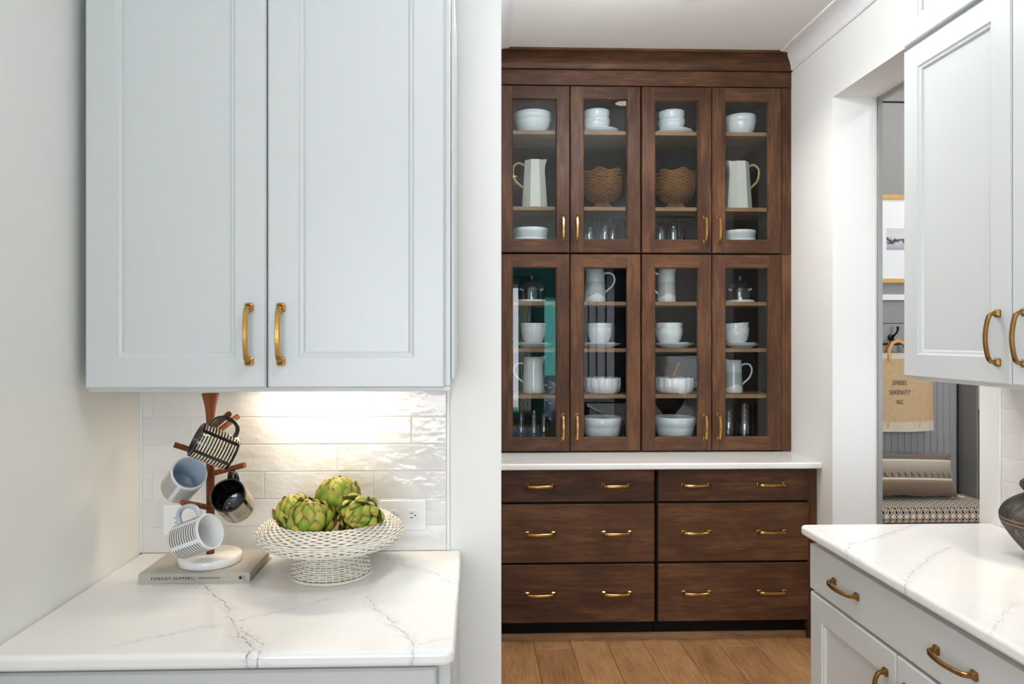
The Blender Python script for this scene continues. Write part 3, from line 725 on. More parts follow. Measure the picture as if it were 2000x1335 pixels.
# ------------------------------------------------------------------ crockery makers (modelled upright, base at z = 0)
def cup_profile(pts, t):
    """outer profile bottom->top; returns closed thin walled profile"""
    outer = [(0.0, 0.0)] + pts
    inner = [(max(r - t, 0.0), z if i else z + t) for i, (r, z) in enumerate(pts)][::-1]
    inner[0] = (pts[-1][0] - t, pts[-1][1] - 0.0005)
    return outer + [(pts[-1][0] - t * 0.5, pts[-1][1] + t * 0.3)] + inner + [(0.0, pts[0][1] + t)]
def bowl_mesh(r, h, collar=True, mat='ceramic'):
    p = [(r * 0.50, 0.0), (r * 0.52, 0.004), (r * 0.74, h * 0.16), (r * 0.88, h * 0.36), (r * 0.955, h * 0.60)]
    p += [(r * 0.965, h * 0.70), (r * 0.995, h * 0.72), (r, h)] if collar else [(r * 0.985, h * 0.8), (r, h)]
    return B().lathe(cup_profile(p, 0.005), 44).mesh('bowl', [M[mat]])
def deep_bowl_mesh(r, h):
    p = [(r * 0.62, 0.0), (r * 0.64, 0.003), (r * 0.85, h * 0.25), (r * 0.95, h * 0.55), (r, h)]
    return B().lathe(cup_profile(p, 0.004), 40).mesh('bowl', [M['ceramic']])
def plate_mesh(r, h=0.02):
    p = [(r * 0.58, 0.0), (r * 0.60, 0.002), (r * 0.66, h * 0.28), (r * 0.97, h * 0.9), (r, h)]
    return B().lathe(cup_profile(p, 0.004), 48).mesh('plate', [M['ceramic']])
def low_dish_mesh(r, h):
    p = [(r * 0.94, 0.0), (r * 0.96, 0.002), (r * 0.975, h * 0.55), (r, h * 0.60), (r, h)]
    return B().lathe(cup_profile(p, 0.005), 48).mesh('dish', [M['ceramic']])
def fluted_mesh(r, h, n=14):
    p = [(r * 0.78, 0.0), (r * 0.82, 0.003), (r * 0.95, h * 0.2), (r, h * 0.5), (r * 0.995, h * 0.9), (r * 0.985, h)]
    mod = lambda t, rr, z: (rr * (1 - 0.045 * (1 - abs(math.cos(n * t / 2)) ** 0.6)), z + 0.004 * (abs(math.cos(n * t / 2)) if z > h * 0.95 else 0))
    return B().lathe(cup_profile(p, 0.006), 112, mod=mod).mesh('bowl', [M['ceramic']])
def thing(name, me, at, label, cat, group=None, rot=None):
    return put(name, me, at=at, label=label, cat=cat, group=group, rot=rot)

YI = 3.965
SU1, SU2, SU0 = 2.6082, 2.2002, 1.9632
SL1, SL2, SL3, SL0 = 1.6902, 1.4382, 1.1892, 0.9072
# mixing bowls
thing('mixing_bowl', bowl_mesh(0.104, 0.123), (0.328, YI, SU1), 'large white mixing bowl on the top shelf behind the leftmost upper door', 'bowl', 'white bowls in the hutch')
thing('mixing_bowl', bowl_mesh(0.087, 0.118), (1.489, YI, SU1), 'white mixing bowl on the top shelf behind the rightmost upper door', 'bowl', 'white bowls in the hutch')
thing('mixing_bowl', bowl_mesh(0.110, 0.150), (0.712, YI, SL0), 'large white collared bowl on the cabinet floor below the fluted bowl, left of centre', 'bowl', 'white bowls in the hutch')
thing('mixing_bowl', bowl_mesh(0.113, 0.150), (1.122, YI, SL0), 'large white collared bowl on the cabinet floor below the fluted bowl with a wooden scoop', 'bowl', 'white bowls in the hutch')
thing('fluted_bowl', fluted_mesh(0.104, 0.082), (0.716, YI, SL3), 'white fluted bowl standing empty above the left collared bowl', 'bowl', 'white bowls in the hutch')
thing('fluted_bowl', fluted_mesh(0.106, 0.082), (1.119, YI, SL3), 'white fluted bowl holding the wooden scoop', 'bowl', 'white bowls in the hutch')
# low dishes
for x_, r_, side, h2 in ((0.317, 0.094, 'left', 0.052), (1.486, 0.089, 'right', 0.044)):
    thing('low_dish', low_dish_mesh(r_, 0.080), (x_, YI, SU0), 'deep round white dish, lower of the two stacked below the %s stoneware pitcher' % side, 'dish', 'low white dishes in the hutch')
    thing('low_dish', low_dish_mesh(r_, h2), (x_, YI, SU0 + 0.0818), 'low round white dish, upper of the two stacked below the %s stoneware pitcher' % side, 'dish', 'low white dishes in the hutch')
# plates with bowls on them
PL_A = plate_mesh(0.104, 0.022); PL_B = plate_mesh(0.112, 0.026); PL_C = plate_mesh(0.094, 0.022); PL_D = plate_mesh(0.088, 0.018)
def stack(xp, xb, z, plates, bowls, where, tilt=0.0):
    zz = z; names = ['lowest', 'upper']
    for i, (me, dz) in enumerate(plates):
        thing('plate', me, (xp - 0.004 * i, YI, zz), 'white plate, %s of the two stacked %s' % (('lower', 'upper')[i], where), 'plate', 'stacked white plates in the hutch'); zz += dz
    for i, (me, dz) in enumerate(bowls):
        thing('small_bowl', me, (xb, YI, zz + (0.004 if (i and tilt) else 0)), 'small white bowl, %s of the two nested %s' % (('lower', 'upper')[i], where), 'bowl', 'nested small white bowls in the hutch', rot=(0, -tilt if i else 0, 0)); zz += dz
BW1 = bowl_mesh(0.074, 0.074, True); BW2 = bowl_mesh(0.073, 0.072, False)
DB1 = deep_bowl_mesh(0.070, 0.088); DB2 = deep_bowl_mesh(0.0715, 0.072); DB3 = deep_bowl_mesh(0.076, 0.082); DB4 = deep_bowl_mesh(0.075, 0.076)
stack(0.706, 0.683, SU1, [(PL_A, 0.010), (PL_A, 0.0135)], [(BW1, 0.045), (BW2, 0.05)], 'behind the second upper door')
stack(1.120, 1.103, SU1, [(PL_A, 0.010), (PL_A, 0.0135)], [(BW1, 0.045), (BW2, 0.05)], 'behind the third upper door')
stack(0.331, 0.331, SL2, [(PL_B, 0.0145), (PL_D, 0.011)], [(DB1, 0.04), (DB2, 0.05)], 'behind the leftmost lower door')
stack(0.706, 0.700, SL2, [(PL_B, 0.0145), (PL_D, 0.011)], [(DB1, 0.04), (DB2, 0.05)], 'behind the second lower door')
stack(1.118, 1.089, SL2, [(PL_B, 0.0145), (PL_D, 0.011)], [(DB3, 0.038), (DB4, 0.05)], 'behind the third lower door')
stack(1.497, 1.468, SL2, [(PL_C, 0.0125), (PL_D, 0.011)], [(DB1, 0.04), (DB2, 0.05)], 'behind the rightmost lower door', 0.06)

def pitcher_body(r0, r1, h, n=40, facets=0, mat='matte_cer', spout=0.02, sgn=1):
    pts = [(r0 * 0.93, 0.0), (r0, 0.006)] + [(r0 + (r1 - r0) * (k / 8) ** 1.0, 0.006 + (h - 0.006) * k / 8) for k in range(1, 9)]
    def mod(t, r, z):
        f = 1.0
        if facets:
            a = (t + PI / facets) % (2 * PI / facets) - PI / facets
            f = math.cos(PI / facets) / math.cos(a) * 1.02
        s = max(0.0, math.cos(t if sgn > 0 else t - PI)) ** 8 * max(0.0, (z / h - 0.80) / 0.20) ** 1.5
        return (r * f + spout * s, z + (0.010 * s if z > h * 0.9 else 0.0))
    prof = cup_profile(pts, 0.005)
    return B().lathe(prof, n, mod=mod, smooth=not facets).mesh('body', [M[mat]])
def pitcher(at, label, r0, r1, h, facets, handle_dir, hm, mat, hr, hpts, group):
    e = empty('pitcher', at, label, 'pitcher', group)
    local('body', pitcher_body(r0, r1, h, 48 if not facets else facets * 6, facets, mat, sgn=-handle_dir), e)
    path = [(handle_dir * px, 0, pz) for px, pz in hpts]
    # smooth the path
    P = [Vector(p) for p in path]; out = []
    for i in range(len(P) - 1):
        p0 = P[max(i - 1, 0)]; p1 = P[i]; p2 = P[i + 1]; p3 = P[min(i + 2, len(P) - 1)]
        for k in range(6):
            t = k / 6
            out.append(0.5 * ((2 * p1) + (p2 - p0) * t + (2 * p0 - 5 * p1 + 4 * p2 - p3) * t * t + (3 * p1 - p0 - 3 * p2 + p3) * t ** 3))
    out.append(P[-1])
    if mat == 'matte_cer':
        bb = B().sweep(out, lambda i: hr * (1 + 0.10 * (i % 2)))
    else: bb = B().sweep(out, hr)
    local('handle', bb.mesh('handle', [M[hm]]), e)
    return e
oct_h = [(0.050, 0.245), (0.085, 0.262), (0.113, 0.243), (0.118, 0.21), (0.104, 0.165), (0.062, 0.125)]
gp = 'pitchers in the hutch'
e = pitcher((0.336, YI, SU2), 'cream octagonal pitcher with cane handle at the left, behind leftmost upper door', 0.074, 0.056, 0.272, 8, -1, 'cane', 'matte_cer', 0.0062, oct_h, gp)
e = pitcher((1.478, YI, SU2), 'cream octagonal pitcher with cane handle at the right, behind rightmost upper door', 0.074, 0.056, 0.272, 8, 1, 'cane', 'matte_cer', 0.0062, oct_h, gp)
rd_h = [(0.034, 0.148), (0.060, 0.165), (0.094, 0.160), (0.108, 0.130), (0.096, 0.095), (0.064, 0.066), (0.048, 0.05)]
pitcher((0.676, YI, SL1), 'tall grey and white dipped pitcher, handle right, behind the second lower door', 0.060, 0.048, 0.20, 0, 1, 'ceramic', 'dip', 0.0055, rd_h, gp)
pitcher((1.075, YI, SL1), 'tall grey and white dipped pitcher with hidden handle behind the third lower door', 0.052, 0.044, 0.20, 0, -1, 'ceramic', 'dip', 0.0055, rd_h, gp)
rd_h2 = [(0.036, 0.142), (0.060, 0.160), (0.092, 0.156), (0.104, 0.125), (0.090, 0.085), (0.060, 0.056), (0.046, 0.042)]
pitcher((1.452, YI, SL3), 'white scalloped-rim pitcher with loop handle behind the rightmost lower door', 0.051, 0.043, 0.182, 0, 1, 'ceramic', 'dip', 0.0055, rd_h2, gp)
pitcher((0.331, YI, SL3), 'white pitcher with loop handle at the left behind the leftmost lower door', 0.062, 0.054, 0.20, 0, -1, 'ceramic', 'ceramic', 0.0055, rd_h, gp)

# wooden scoop in the fluted bowl
sc = empty('wooden_scoop', (1.085, YI, SL3 + 0.02), 'dark wooden scoop leaning in the white fluted bowl', 'scoop', rot=(0, 0.38, 0))
local('handle', B().lathe([(0.0, 0.06), (0.011, 0.062), (0.014, 0.09), (0.011, 0.12), (0.014, 0.15), (0.012, 0.163), (0.0, 0.168)], 16).mesh('handle', [M['pole']]), sc)
local('blade', B().box(-0.018, 0.018, -0.005, 0.005, -0.002, 0.075).mesh('blade', [M['pole']]), sc, bevel=0.002)

# tumblers and cloches
def tumbler_mesh(r, h): return B().lathe(cup_profile([(r * 0.86, 0.0), (r * 0.9, 0.002), (r * 0.97, h * 0.3), (r, h)], 0.0025), 28).mesh('tumbler', [M['tumbler']])
T1 = tumbler_mesh(0.034, 0.180); T2 = tumbler_mesh(0.040, 0.232); T3 = tumbler_mesh(0.030, 0.190)
for k, (x_, y_, w_) in enumerate([(0.640, 3.95, 'leftmost'), (0.722, 3.93, 'middle'), (0.775, 3.98, 'rightmost')]):
    thing('tumbler', T1, (x_, y_, SU0), 'clear glass tumbler, %s of three under the left rattan bowl' % w_, 'glass', 'glass tumblers in the hutch')
for k, (x_, y_, w_) in enumerate([(1.035, 3.95, 'leftmost'), (1.103, 3.93, 'middle'), (1.150, 3.99, 'rightmost')]):
    thing('tumbler', T1, (x_, y_, SU0), 'clear glass tumbler, %s of three under the right rattan bowl' % w_, 'glass', 'glass tumblers in the hutch')
for k, (x_, y_, w_) in enumerate([(1.432, 3.985, 'leftmost'), (1.490, 3.900, 'front'), (1.553, 3.985, 'rightmost')]):
    thing('tumbler', T2, (x_, y_, SL0), 'tall clear glass, %s of three under the white scalloped pitcher' % w_, 'glass', 'tall glasses in the hutch')
for k, (x_, y_, w_) in enumerate([(0.262, 3.95, 'leftmost'), (0.331, 3.93, 'middle'), (0.390, 3.97, 'rightmost')]):
    thing('tumbler', T3, (x_, y_, SL0), 'clear footless glass, %s of three behind the leftmost lower door' % w_, 'glass', 'tall glasses in the hutch')
def cloche(at, label, r):
    e = empty('cloche', at, label, 'cloche', 'glass cloches in the hutch')
    local('board', B().lathe([(0.0, 0.0), (r * 1.06, 0.0), (r * 1.08, 0.004), (r * 1.08, 0.012), (r * 1.06, 0.015), (0.0, 0.015)], 40).mesh('board', [M['ceramic']]), e)
    pr = [(r, 0.016)] + [(r * math.cos(t) ** 0.7, 0.06 + 0.06 * math.sin(t)) for t in [k * PI / 20 for k in range(10)]] + [(0.004, 0.1205)]
    local('dome', B().lathe(pr, 40).mesh('dome', [M['tumbler']]), e)
    local('knob', B().lathe([(0.0, 0.120), (0.006, 0.121), (0.006, 0.128), (0.013, 0.136), (0.013, 0.142), (0.0, 0.149)], 20).mesh('knob', [M['tumbler']]), e)
cloche((1.490, YI, SL1), 'glass dome on a round white board behind the rightmost lower door', 0.072)
cloche((0.322, YI, SL1), 'glass dome on a round white board behind the leftmost lower door', 0.076)

# ------------------------------------------------------------------ weaving
def weave(rows, n_st, amp, rad, c=(0, 0, 0), sides=5, spp=4, mod=None, phase=0):
    """horizontal strands going in and out of n_st stakes; rows = (r, z)"""
    b = B(); m = n_st * spp
    for i, (r, z) in enumerate(rows):
        # local normal of the profile
        j0, j1 = max(i - 1, 0), min(i + 1, len(rows) - 1)
        dr, dz = rows[j1][0] - rows[j0][0], rows[j1][1] - rows[j0][1]; L = math.hypot(dr, dz) or 1
        nr, nz = dz / L, -dr / L
        pts = []
        for k in range(m):
            t = 2 * PI * k / m; w_ = amp * math.cos(PI * k / spp + PI * ((i + phase) % 2))
            rr, zz = r + nr * w_, z + nz * w_
            if mod: rr, zz = mod(t, rr, zz, i / (len(rows) - 1))
            ct, st = math.cos(t), math.sin(t)
            ring = []
            for q in range(sides):
                a_ = 2 * PI * q / sides; u, v = rad * math.cos(a_), rad * math.sin(a_)
                R = rr + nr * u * 0.8 + dr / L * v * 1.25; Z = zz + nz * u * 0.8 + dz / L * v * 1.25
                ring.append((c[0] + R * ct, c[1] + R * st, c[2] + Z))
            pts.append(ring)
        b.quadgrid(pts, closed_u=True, closed_v=True)
    return b
def stakes(prof, n_st, rad, mod=None):
    b = B()
    for k in range(n_st):
        t = 2 * PI * (k + 0.5) / n_st; path = []
        for i, (r, z) in enumerate(prof):
            rr, zz = (r, z) if mod is None else mod(t, r, z, i / (len(prof) - 1))
            path.append((rr * math.cos(t), rr * math.sin(t), zz))
        b.sweep(path, [(rad, 0), (0, rad), (-rad, 0), (0, -rad)], caps=False)
    return b
def resample(prof, step):
    P = [Vector((r, z)) for r, z in prof]; fine = []
    for i in range(len(P) - 1):
        p0 = P[max(i - 1, 0)]; p1 = P[i]; p2 = P[i + 1]; p3 = P[min(i + 2, len(P) - 1)]
        for k in range(16):
            t = k / 16
            fine.append(0.5 * ((2 * p1) + (p2 - p0) * t + (2 * p0 - 5 * p1 + 4 * p2 - p3) * t * t + (3 * p1 - p0 - 3 * p2 + p3) * t ** 3))
    fine.append(P[-1]); out = [fine[0]]; acc = 0
    for a_, b_ in zip(fine, fine[1:]):
        acc += (b_ - a_).length
        if acc >= step: out.append(b_); acc = 0
    return [(p.x, p.y) for p in out]
# pedestal bowl on the left worktop
BWX, BWY = -0.370, 1.872
wb = empty('wicker_bowl', (BWX, BWY, CT), 'whitewashed wicker pedestal bowl full of artichokes', 'bowl')
ped = [(0.101, 0.012), (0.096, 0.030), (0.089, 0.052), (0.083, 0.076)]
dish = [(0.078, 0.077), (0.112, 0.076), (0.150, 0.082), (0.176, 0.093), (0.187, 0.107), (0.182, 0.120), (0.166, 0.133), (0.148, 0.142), (0.138, 0.140), (0.132, 0.130), (0.128, 0.118)]
local('pedestal_weave', weave(resample(ped, 0.0044), 40, 0.0016, 0.0021).mesh('pedestal_weave', [M['wicker']]), wb)
local('bowl_weave', weave(resample(dish, 0.0050), 66, 0.0017, 0.0024).mesh('bowl_weave', [M['wicker']]), wb)
local('pedestal_stakes', stakes([(0.103, 0.003)] + ped, 40, 0.0016).mesh('pedestal_stakes', [M['wicker']]), wb)
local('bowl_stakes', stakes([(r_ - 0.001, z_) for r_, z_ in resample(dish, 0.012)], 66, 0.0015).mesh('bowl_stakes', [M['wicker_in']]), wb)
ringp = [(0.103 * math.cos(2 * PI * k / 60), 0.103 * math.sin(2 * PI * k / 60), 0.004) for k in range(60)]
local('base_ring', B().sweep(ringp, 0.0042, closed=True).mesh('base_ring', [M['wicker']]), wb)
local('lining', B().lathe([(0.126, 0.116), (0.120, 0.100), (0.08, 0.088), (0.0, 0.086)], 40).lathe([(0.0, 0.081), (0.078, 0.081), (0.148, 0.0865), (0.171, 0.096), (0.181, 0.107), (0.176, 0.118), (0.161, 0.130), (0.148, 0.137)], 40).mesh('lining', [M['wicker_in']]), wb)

# rattan bowls in the hutch
def scal(amp, n=6):
    def f(t, r, z, u):
        k = max(0.0, (u - 0.55) / 0.45) ** 2
        return r * (1 + amp * k * math.cos(n * t)), z + 0.007 * k * math.cos(n * t)
    return f
for (x_, sgn, lab) in ((0.716, 0.2, 'scalloped brown rattan bowl behind the second upper door'), (1.127, 0.65, 'scalloped brown rattan pedestal bowl behind the third upper door')):
    e = empty('rattan_bowl', (x_, YI + 0.01, SU2 + 0.005), lab, 'bowl', 'rattan bowls in the hutch', rot=(0, 0, sgn))
    pr = [(0.060, 0.0), (0.050, 0.016), (0.036, 0.034), (0.036, 0.046), (0.066, 0.056), (0.092, 0.082), (0.104, 0.115), (0.107, 0.150), (0.105, 0.182), (0.108, 0.208)]
    rs = resample(pr, 0.0082)
    local('weave', weave(rs, 30, 0.0036, 0.0031, sides=5, spp=4, mod=scal(0.035)).mesh('weave', [M['rattan']]), e)
    md_ = scal(0.035)
    lin_pr = [(r_ - 0.0045, z_) for r_, z_ in pr]
    bb = B(); rows_ = []
    for i, (r_, z_) in enumerate(lin_pr):
        rows_.append([(lambda q: (q[0] * math.cos(t), q[0] * math.sin(t), q[1]))(md_(t, r_, z_, i / 9)) for t in [2 * PI * k / 56 for k in range(56)]])
    bb.quadgrid(rows_, closed_v=True)
    local('lining', bb.mesh('lining', [M['rattan_in']]), e)

# ------------------------------------------------------------------ artichokes
def bract_mesh():
    b = B(); rows_ = []; L = 0.042; nv, nu = 7, 6
    for i in range(nv):
        v = i / (nv - 1); wdt = 0.0155 * (math.sin(PI * min(1, 0.24 + 0.76 * v)) ** 0.9 if v < 0.97 else 0.0)
        if v >= 0.97: wdt = 0.0012
        row = []
        for j in range(nu):
            u = -1 + 2 * j / (nu - 1)
            x_ = wdt * u; y_ = 0.0035 + 0.010 * math.sin(PI * v * 0.75) - 0.0105 * u * u * (wdt / 0.0165) + 0.0012 * (1 - abs(u)) * v
            row.append((x_, y_ - 0.008 * v * v, L * v))
        rows_.append(row)
    b.quadgrid(rows_)
    back = [[(p[0] * 0.98, p[1] - 0.0014, p[2]) for p in r_] for r_ in rows_]
    b.quadgrid([r_[::-1] for r_ in back])
    return b.mesh('bract', [M['bract']])
BRACT = bract_mesh()
def artichoke(c, axis, R, label, n=40, open_=0.0, seed=0):
    rr = random.Random(seed)
    ax = Vector(axis).normalized(); q = ax.to_track_quat('Z', 'Y')
    e = empty('artichoke', c, label, 'artichoke', 'artichokes in the wicker bowl', rot=q.to_euler())
    local('heart', B().lathe([(0.0, -R * 0.92), (R * 0.5, -R * 0.8), (R * 0.80, -R * 0.3), (R * 0.78, R * 0.2), (R * 0.5, R * 0.72), (0.0, R * 0.95)], 20).mesh('heart', [M['choke']]), e)
    local('stem', B().lathe([(0.0, -R * 1.25), (R * 0.2, -R * 1.25), (R * 0.22, -R * 0.8)], 12).mesh('stem', [M['bract']]), e)
    for k in range(n):
        f = k / (n - 1); th = k * 2.39996 + rr.uniform(-.1, .1)
        zc = -0.75 + 1.66 * f                      # height of the bract's foot on the body
        el = math.asin(max(-0.98, min(0.98, zc))) if zc < 0.98 else 1.3
        rad = R * 0.86 * math.cos(el) + 0.002
        foot = Vector((rad * math.cos(th), rad * math.sin(th), R * zc * 0.86 - 0.006))
        outw = Vector((math.cos(th), math.sin(th), 0))
        lean = math.radians(24 - 88 * f + open_ * 18 * (1 - f)) + rr.uniform(-.06, .10)
        up = (Vector((0, 0, 1)) * math.cos(lean) + outw * math.sin(lean)).normalized()
        side = up.cross(outw).normalized() * -1
        yv = up.cross(side).normalized()
        if yv.dot(outw) < 0: side = -side; yv = up.cross(side).normalized()
        m = Matrix((side, yv, up)).transposed().to_4x4()
        o = bpy.data.objects.new('bract', BRACT); COL.objects.link(o); o.parent = e
        s_ = R / 0.046 * (1.22 - 0.42 * f) * rr.uniform(.93, 1.07)
        o.matrix_local = Matrix.Translation(foot) @ m @ Matrix.Scale(s_, 4)
    return e
artichoke((-0.358, 1.905, 1.072), (0.10, -0.10, 1), 0.051, 'topmost green artichoke in the wicker bowl', 36, 0, 1)
artichoke((-0.408, 1.800, 1.036), (0.05, -0.42, 1), 0.051, 'green artichoke at the front left of the wicker bowl', 34, 0.5, 2)
artichoke((-0.468, 1.885, 1.036), (-0.25, -0.2, 1), 0.045, 'small green artichoke at the far left of the wicker bowl', 32, 0.2, 3)
artichoke((-0.288, 1.822, 1.040), (-0.38, -0.85, -0.10), 0.047, 'loose-leaved artichoke lying on its side at the right of the bowl', 34, 1.3, 4)

# ------------------------------------------------------------------ book
def text_mesh(body, size, mat, ext=0.0004, spacing=1.0, align='CENTER'):
    cu = bpy.data.curves.new('lettering', 'FONT'); cu.body = body; cu.size = size; cu.extrude = ext; cu.align_x = align; cu.align_y = 'CENTER'
    cu.space_character = spacing; cu.resolution_u = 2
    o = bpy.data.objects.new('lettering_tmp', cu); COL.objects.link(o)
    bpy.context.view_layer.update()
    me = bpy.data.meshes.new_from_object(o.evaluated_get(bpy.context.evaluated_depsgraph_get()))
    bpy.data.objects.remove(o); me.materials.clear(); me.materials.append(M[mat]); me.name = 'lettering'
    return me
bk = empty('book', (-0.694, 1.902, CT), 'grey linen hardback cookbook lying under the mug tree', 'book', rot=(0, 0, 0.012))
local('cover', B().box(-0.136, 0.136, -0.099, 0.099, 0.0, 0.003).box(-0.136, 0.136, -0.099, 0.099, 0.0228, 0.0258).box(-0.136, 0.136, -0.102, -0.099, 0.0, 0.0258).mesh('cover', [M['cloth_cover']]), bk, bevel=0.0008)
local('pages', B().box(-0.131, 0.131, -0.098, 0.094, 0.0031, 0.0227).mesh('pages', [M['paper']]), bk)
def letter(parent, body, size, at, mat, spacing=1.0, rot=(PI / 2, 0, 0)):
    o = local('lettering', text_mesh(body, size, mat, spacing=spacing), parent); o.location = at; o.rotation_euler = rot; return o
letter(bk, 'SUNDAY SUPPERS', 0.0098, (-0.054, -0.1024, 0.0132), 'ink', 1.38)
letter(bk, 'KAREN MORDECHAI', 0.0046, (0.037, -0.1024, 0.0135), 'ink', 1.28)
local('spine_rule', B().box(0.0008, 0.0013, -0.1025, -0.1019, 0.006, 0.020).mesh('spine_rule', [M['ink']]), bk)
o = local('spine_emblem', B().lathe([(0.0, 0.0), (0.0042, 0.0), (0.0042, 0.0006), (0.0, 0.0006)], 20).mesh('spine_emblem', [M['ink']]), bk); o.location = (0.1135, -0.1019, 0.0135); o.rotation_euler = (PI / 2, 0, 0)
letter(bk, 'ROOST', 0.0036, (0.1225, -0.1024, 0.0135), 'ink', 1.2, (PI / 2, -PI / 2, 0))

# ------------------------------------------------------------------ mug tree and mugs
MX, MY, MZ = -0.6865, 1.893, CT + 0.0262
mt = empty('mug_tree', (MX, MY, MZ), 'wooden mug tree with round white marble base standing on the book', 'mug tree')
local('base', B().lathe([(0.0, 0.0), (0.076, 0.0), (0.0785, 0.002), (0.0785, 0.018), (0.076, 0.0215), (0.0, 0.0215)], 56).mesh('base', [M['marble']]), mt)
local('pole', B().lathe([(0.0, 0.021), (0.0105, 0.0215), (0.0105, 0.365), (0.0112, 0.38), (0.0135, 0.40), (0.0175, 0.42), (0.0215, 0.435), (0.0215, 0.4385), (0.0, 0.4385)], 24).mesh('pole', [M['pole']]), mt)
pegs = [((-0.0, -0.0, 0.343), (0.079, -0.093, 0.394)), ((0.0, 0.0, 0.325), (0.046, 0.077, 0.370)), ((0, 0, 0.275), (-0.080, -0.033, 0.310)),
        ((0, 0, 0.228), (0.099, -0.033, 0.257)), ((0, 0, 0.140), (-0.031, -0.104, 0.178)), ((0, 0, 0.145), (0.06, 0.07, 0.185))]
for a_, c_ in pegs:
    local('peg', B().sweep([Vector(a_).lerp(Vector(c_), t) for t in (0, .5, 1)], [(0.0072 * math.cos(2 * PI * k / 12), 0.0072 * math.sin(2 * PI * k / 12)) for k in range(12)]).mesh('peg', [M['pole']]), mt)

def mug(center, axis, hdir, outer, inner, hmat, label):
    ax = Vector(axis).normalized(); hd = Vector(hdir); hd = (hd - ax * hd.dot(ax)).normalized(); yv = ax.cross(hd)
    m = Matrix((hd, yv, ax)).transposed()
    e = empty('mug', center, label, 'mug', 'striped mugs on the mug tree', rot=m.to_euler())
    L = MUG_L; R = 0.0435
    pr = [(0.0, -L / 2), (R * 0.90, -L / 2), (R * 0.97, -L / 2 + 0.002), (R, -L / 2 + 0.006), (R, L / 2 - 0.002), (R - 0.001, L / 2)]
    local('body', B().lathe(pr, 56).mesh('body', [M[outer]]), e)
    pi_ = [(R - 0.001, L / 2), (R - 0.003, L / 2 + 0.0006), (R - 0.0045, L / 2 - 0.001), (R - 0.005, -L / 2 + 0.012), (R - 0.010, -L / 2 + 0.006), (0.0, -L / 2 + 0.006)]
    local('lining', B().lathe(pi_, 56).mesh('lining', [M[inner]]), e)
    hp = []
    for k in range(17):
        t = -PI / 2 + PI * k / 16
        cz = 0.032 * math.sin(t); cx_ = R - 0.003 + 0.036 * abs(math.cos(t)) ** 0.62
        hp.append((cx_, 0, cz))
    local('handle', B().sweep(hp, [(0.0055 * math.cos(2 * PI * k / 10), 0.0078 * math.sin(2 * PI * k / 10)) for k in range(10)], up=(1, 0, 0)).mesh('handle', [M[hmat]]), e)
    return e
mug((-0.641, 1.795, 1.222), (-0.80, -0.40, 0.45), (0.35, 0.0, 0.93), 'mug_black', 'blackgl', 'blackgl', 'topmost black mug with cream dashes, mouth turned left')
mug((-0.732, 1.835, 1.131), (0.55, -0.64, 0.52), (0.12, 0.72, 0.6), 'mug_grey', 'greygl', 'greygl', 'white mug with grey dashes hanging left, blue grey inside facing out')
mug((-0.613, 1.845, 1.076), (0.02, -0.86, 0.51), (-0.12, 0.45, 0.88), 'mug_black', 'blackgl', 'blackgl', 'black mug hanging right below the top one, mouth facing the viewer')
mug((-0.678, 1.772, 1.007), (0.87, -0.34, 0.36), (-0.28, 0.05, 0.95), 'mug_grey', 'whitegl', 'greygl', 'lowest white mug with grey dashes, mouth turned right over the marble base')

# ------------------------------------------------------------------ outlets
def outlet(x0, x1, z0, z1, label):
    y = YT - 0.0112
    e = empty('wall_outlet', ((x0 + x1) / 2, y, z0), label, 'outlet', 'outlets on the backsplash')
    put('plate', B().box(x0, x1, y - 0.006, y, z0, z1).mesh('plate', [M['plastic']]), e, bevel=0.0035, seg=3)
    xc, zc = (x0 + x1) / 2, (z0 + z1) / 2
    for s_ in (-1, 1):
        cx_ = xc + s_ * 0.0262
        pts = []
        for k in range(24):
            t = 2 * PI * k / 24; pts.append((cx_ + max(-0.0135, min(0.0135, 0.0172 * math.cos(t))), zc + 0.0172 * math.sin(t)))
        rec = put('receptacle', B().prism(pts, 'y', y - 0.0082, y - 0.0055).mesh('receptacle', [M['plastic']]), e, bevel=0.0008)
        bs = B().box(cx_ - 0.006, cx_ + 0.003, y - 0.0086, y - 0.0078, zc + 0.0055, zc + 0.0075).box(cx_ - 0.006, cx_ + 0.003, y - 0.0086, y - 0.0078, zc - 0.0075, zc - 0.0055)
        bs.prism([(cx_ + 0.0085 + 0.0022 * math.cos(2 * PI * k / 12), zc + 0.0022 * math.sin(2 * PI * k / 12)) for k in range(12)], 'y', y - 0.0086, y - 0.0078)
        put('slots', bs.mesh('slots', [M['black']]), rec)
    for sx in (0.0,):
        put('screw', B().prism([(xc + 0.0025 * math.cos(2 * PI * k / 12), zc + 0.0025 * math.sin(2 * PI * k / 12)) for k in range(12)], 'y', y - 0.0072, y - 0.0058).mesh('screw', [M['trim']]), e)
outlet(-0.2675, -0.1350, 0.942, 1.029, 'white double outlet to the right behind the wicker bowl')
outlet(-0.877, -0.745, 0.935, 1.019, 'white double outlet at the left behind the mug tree')

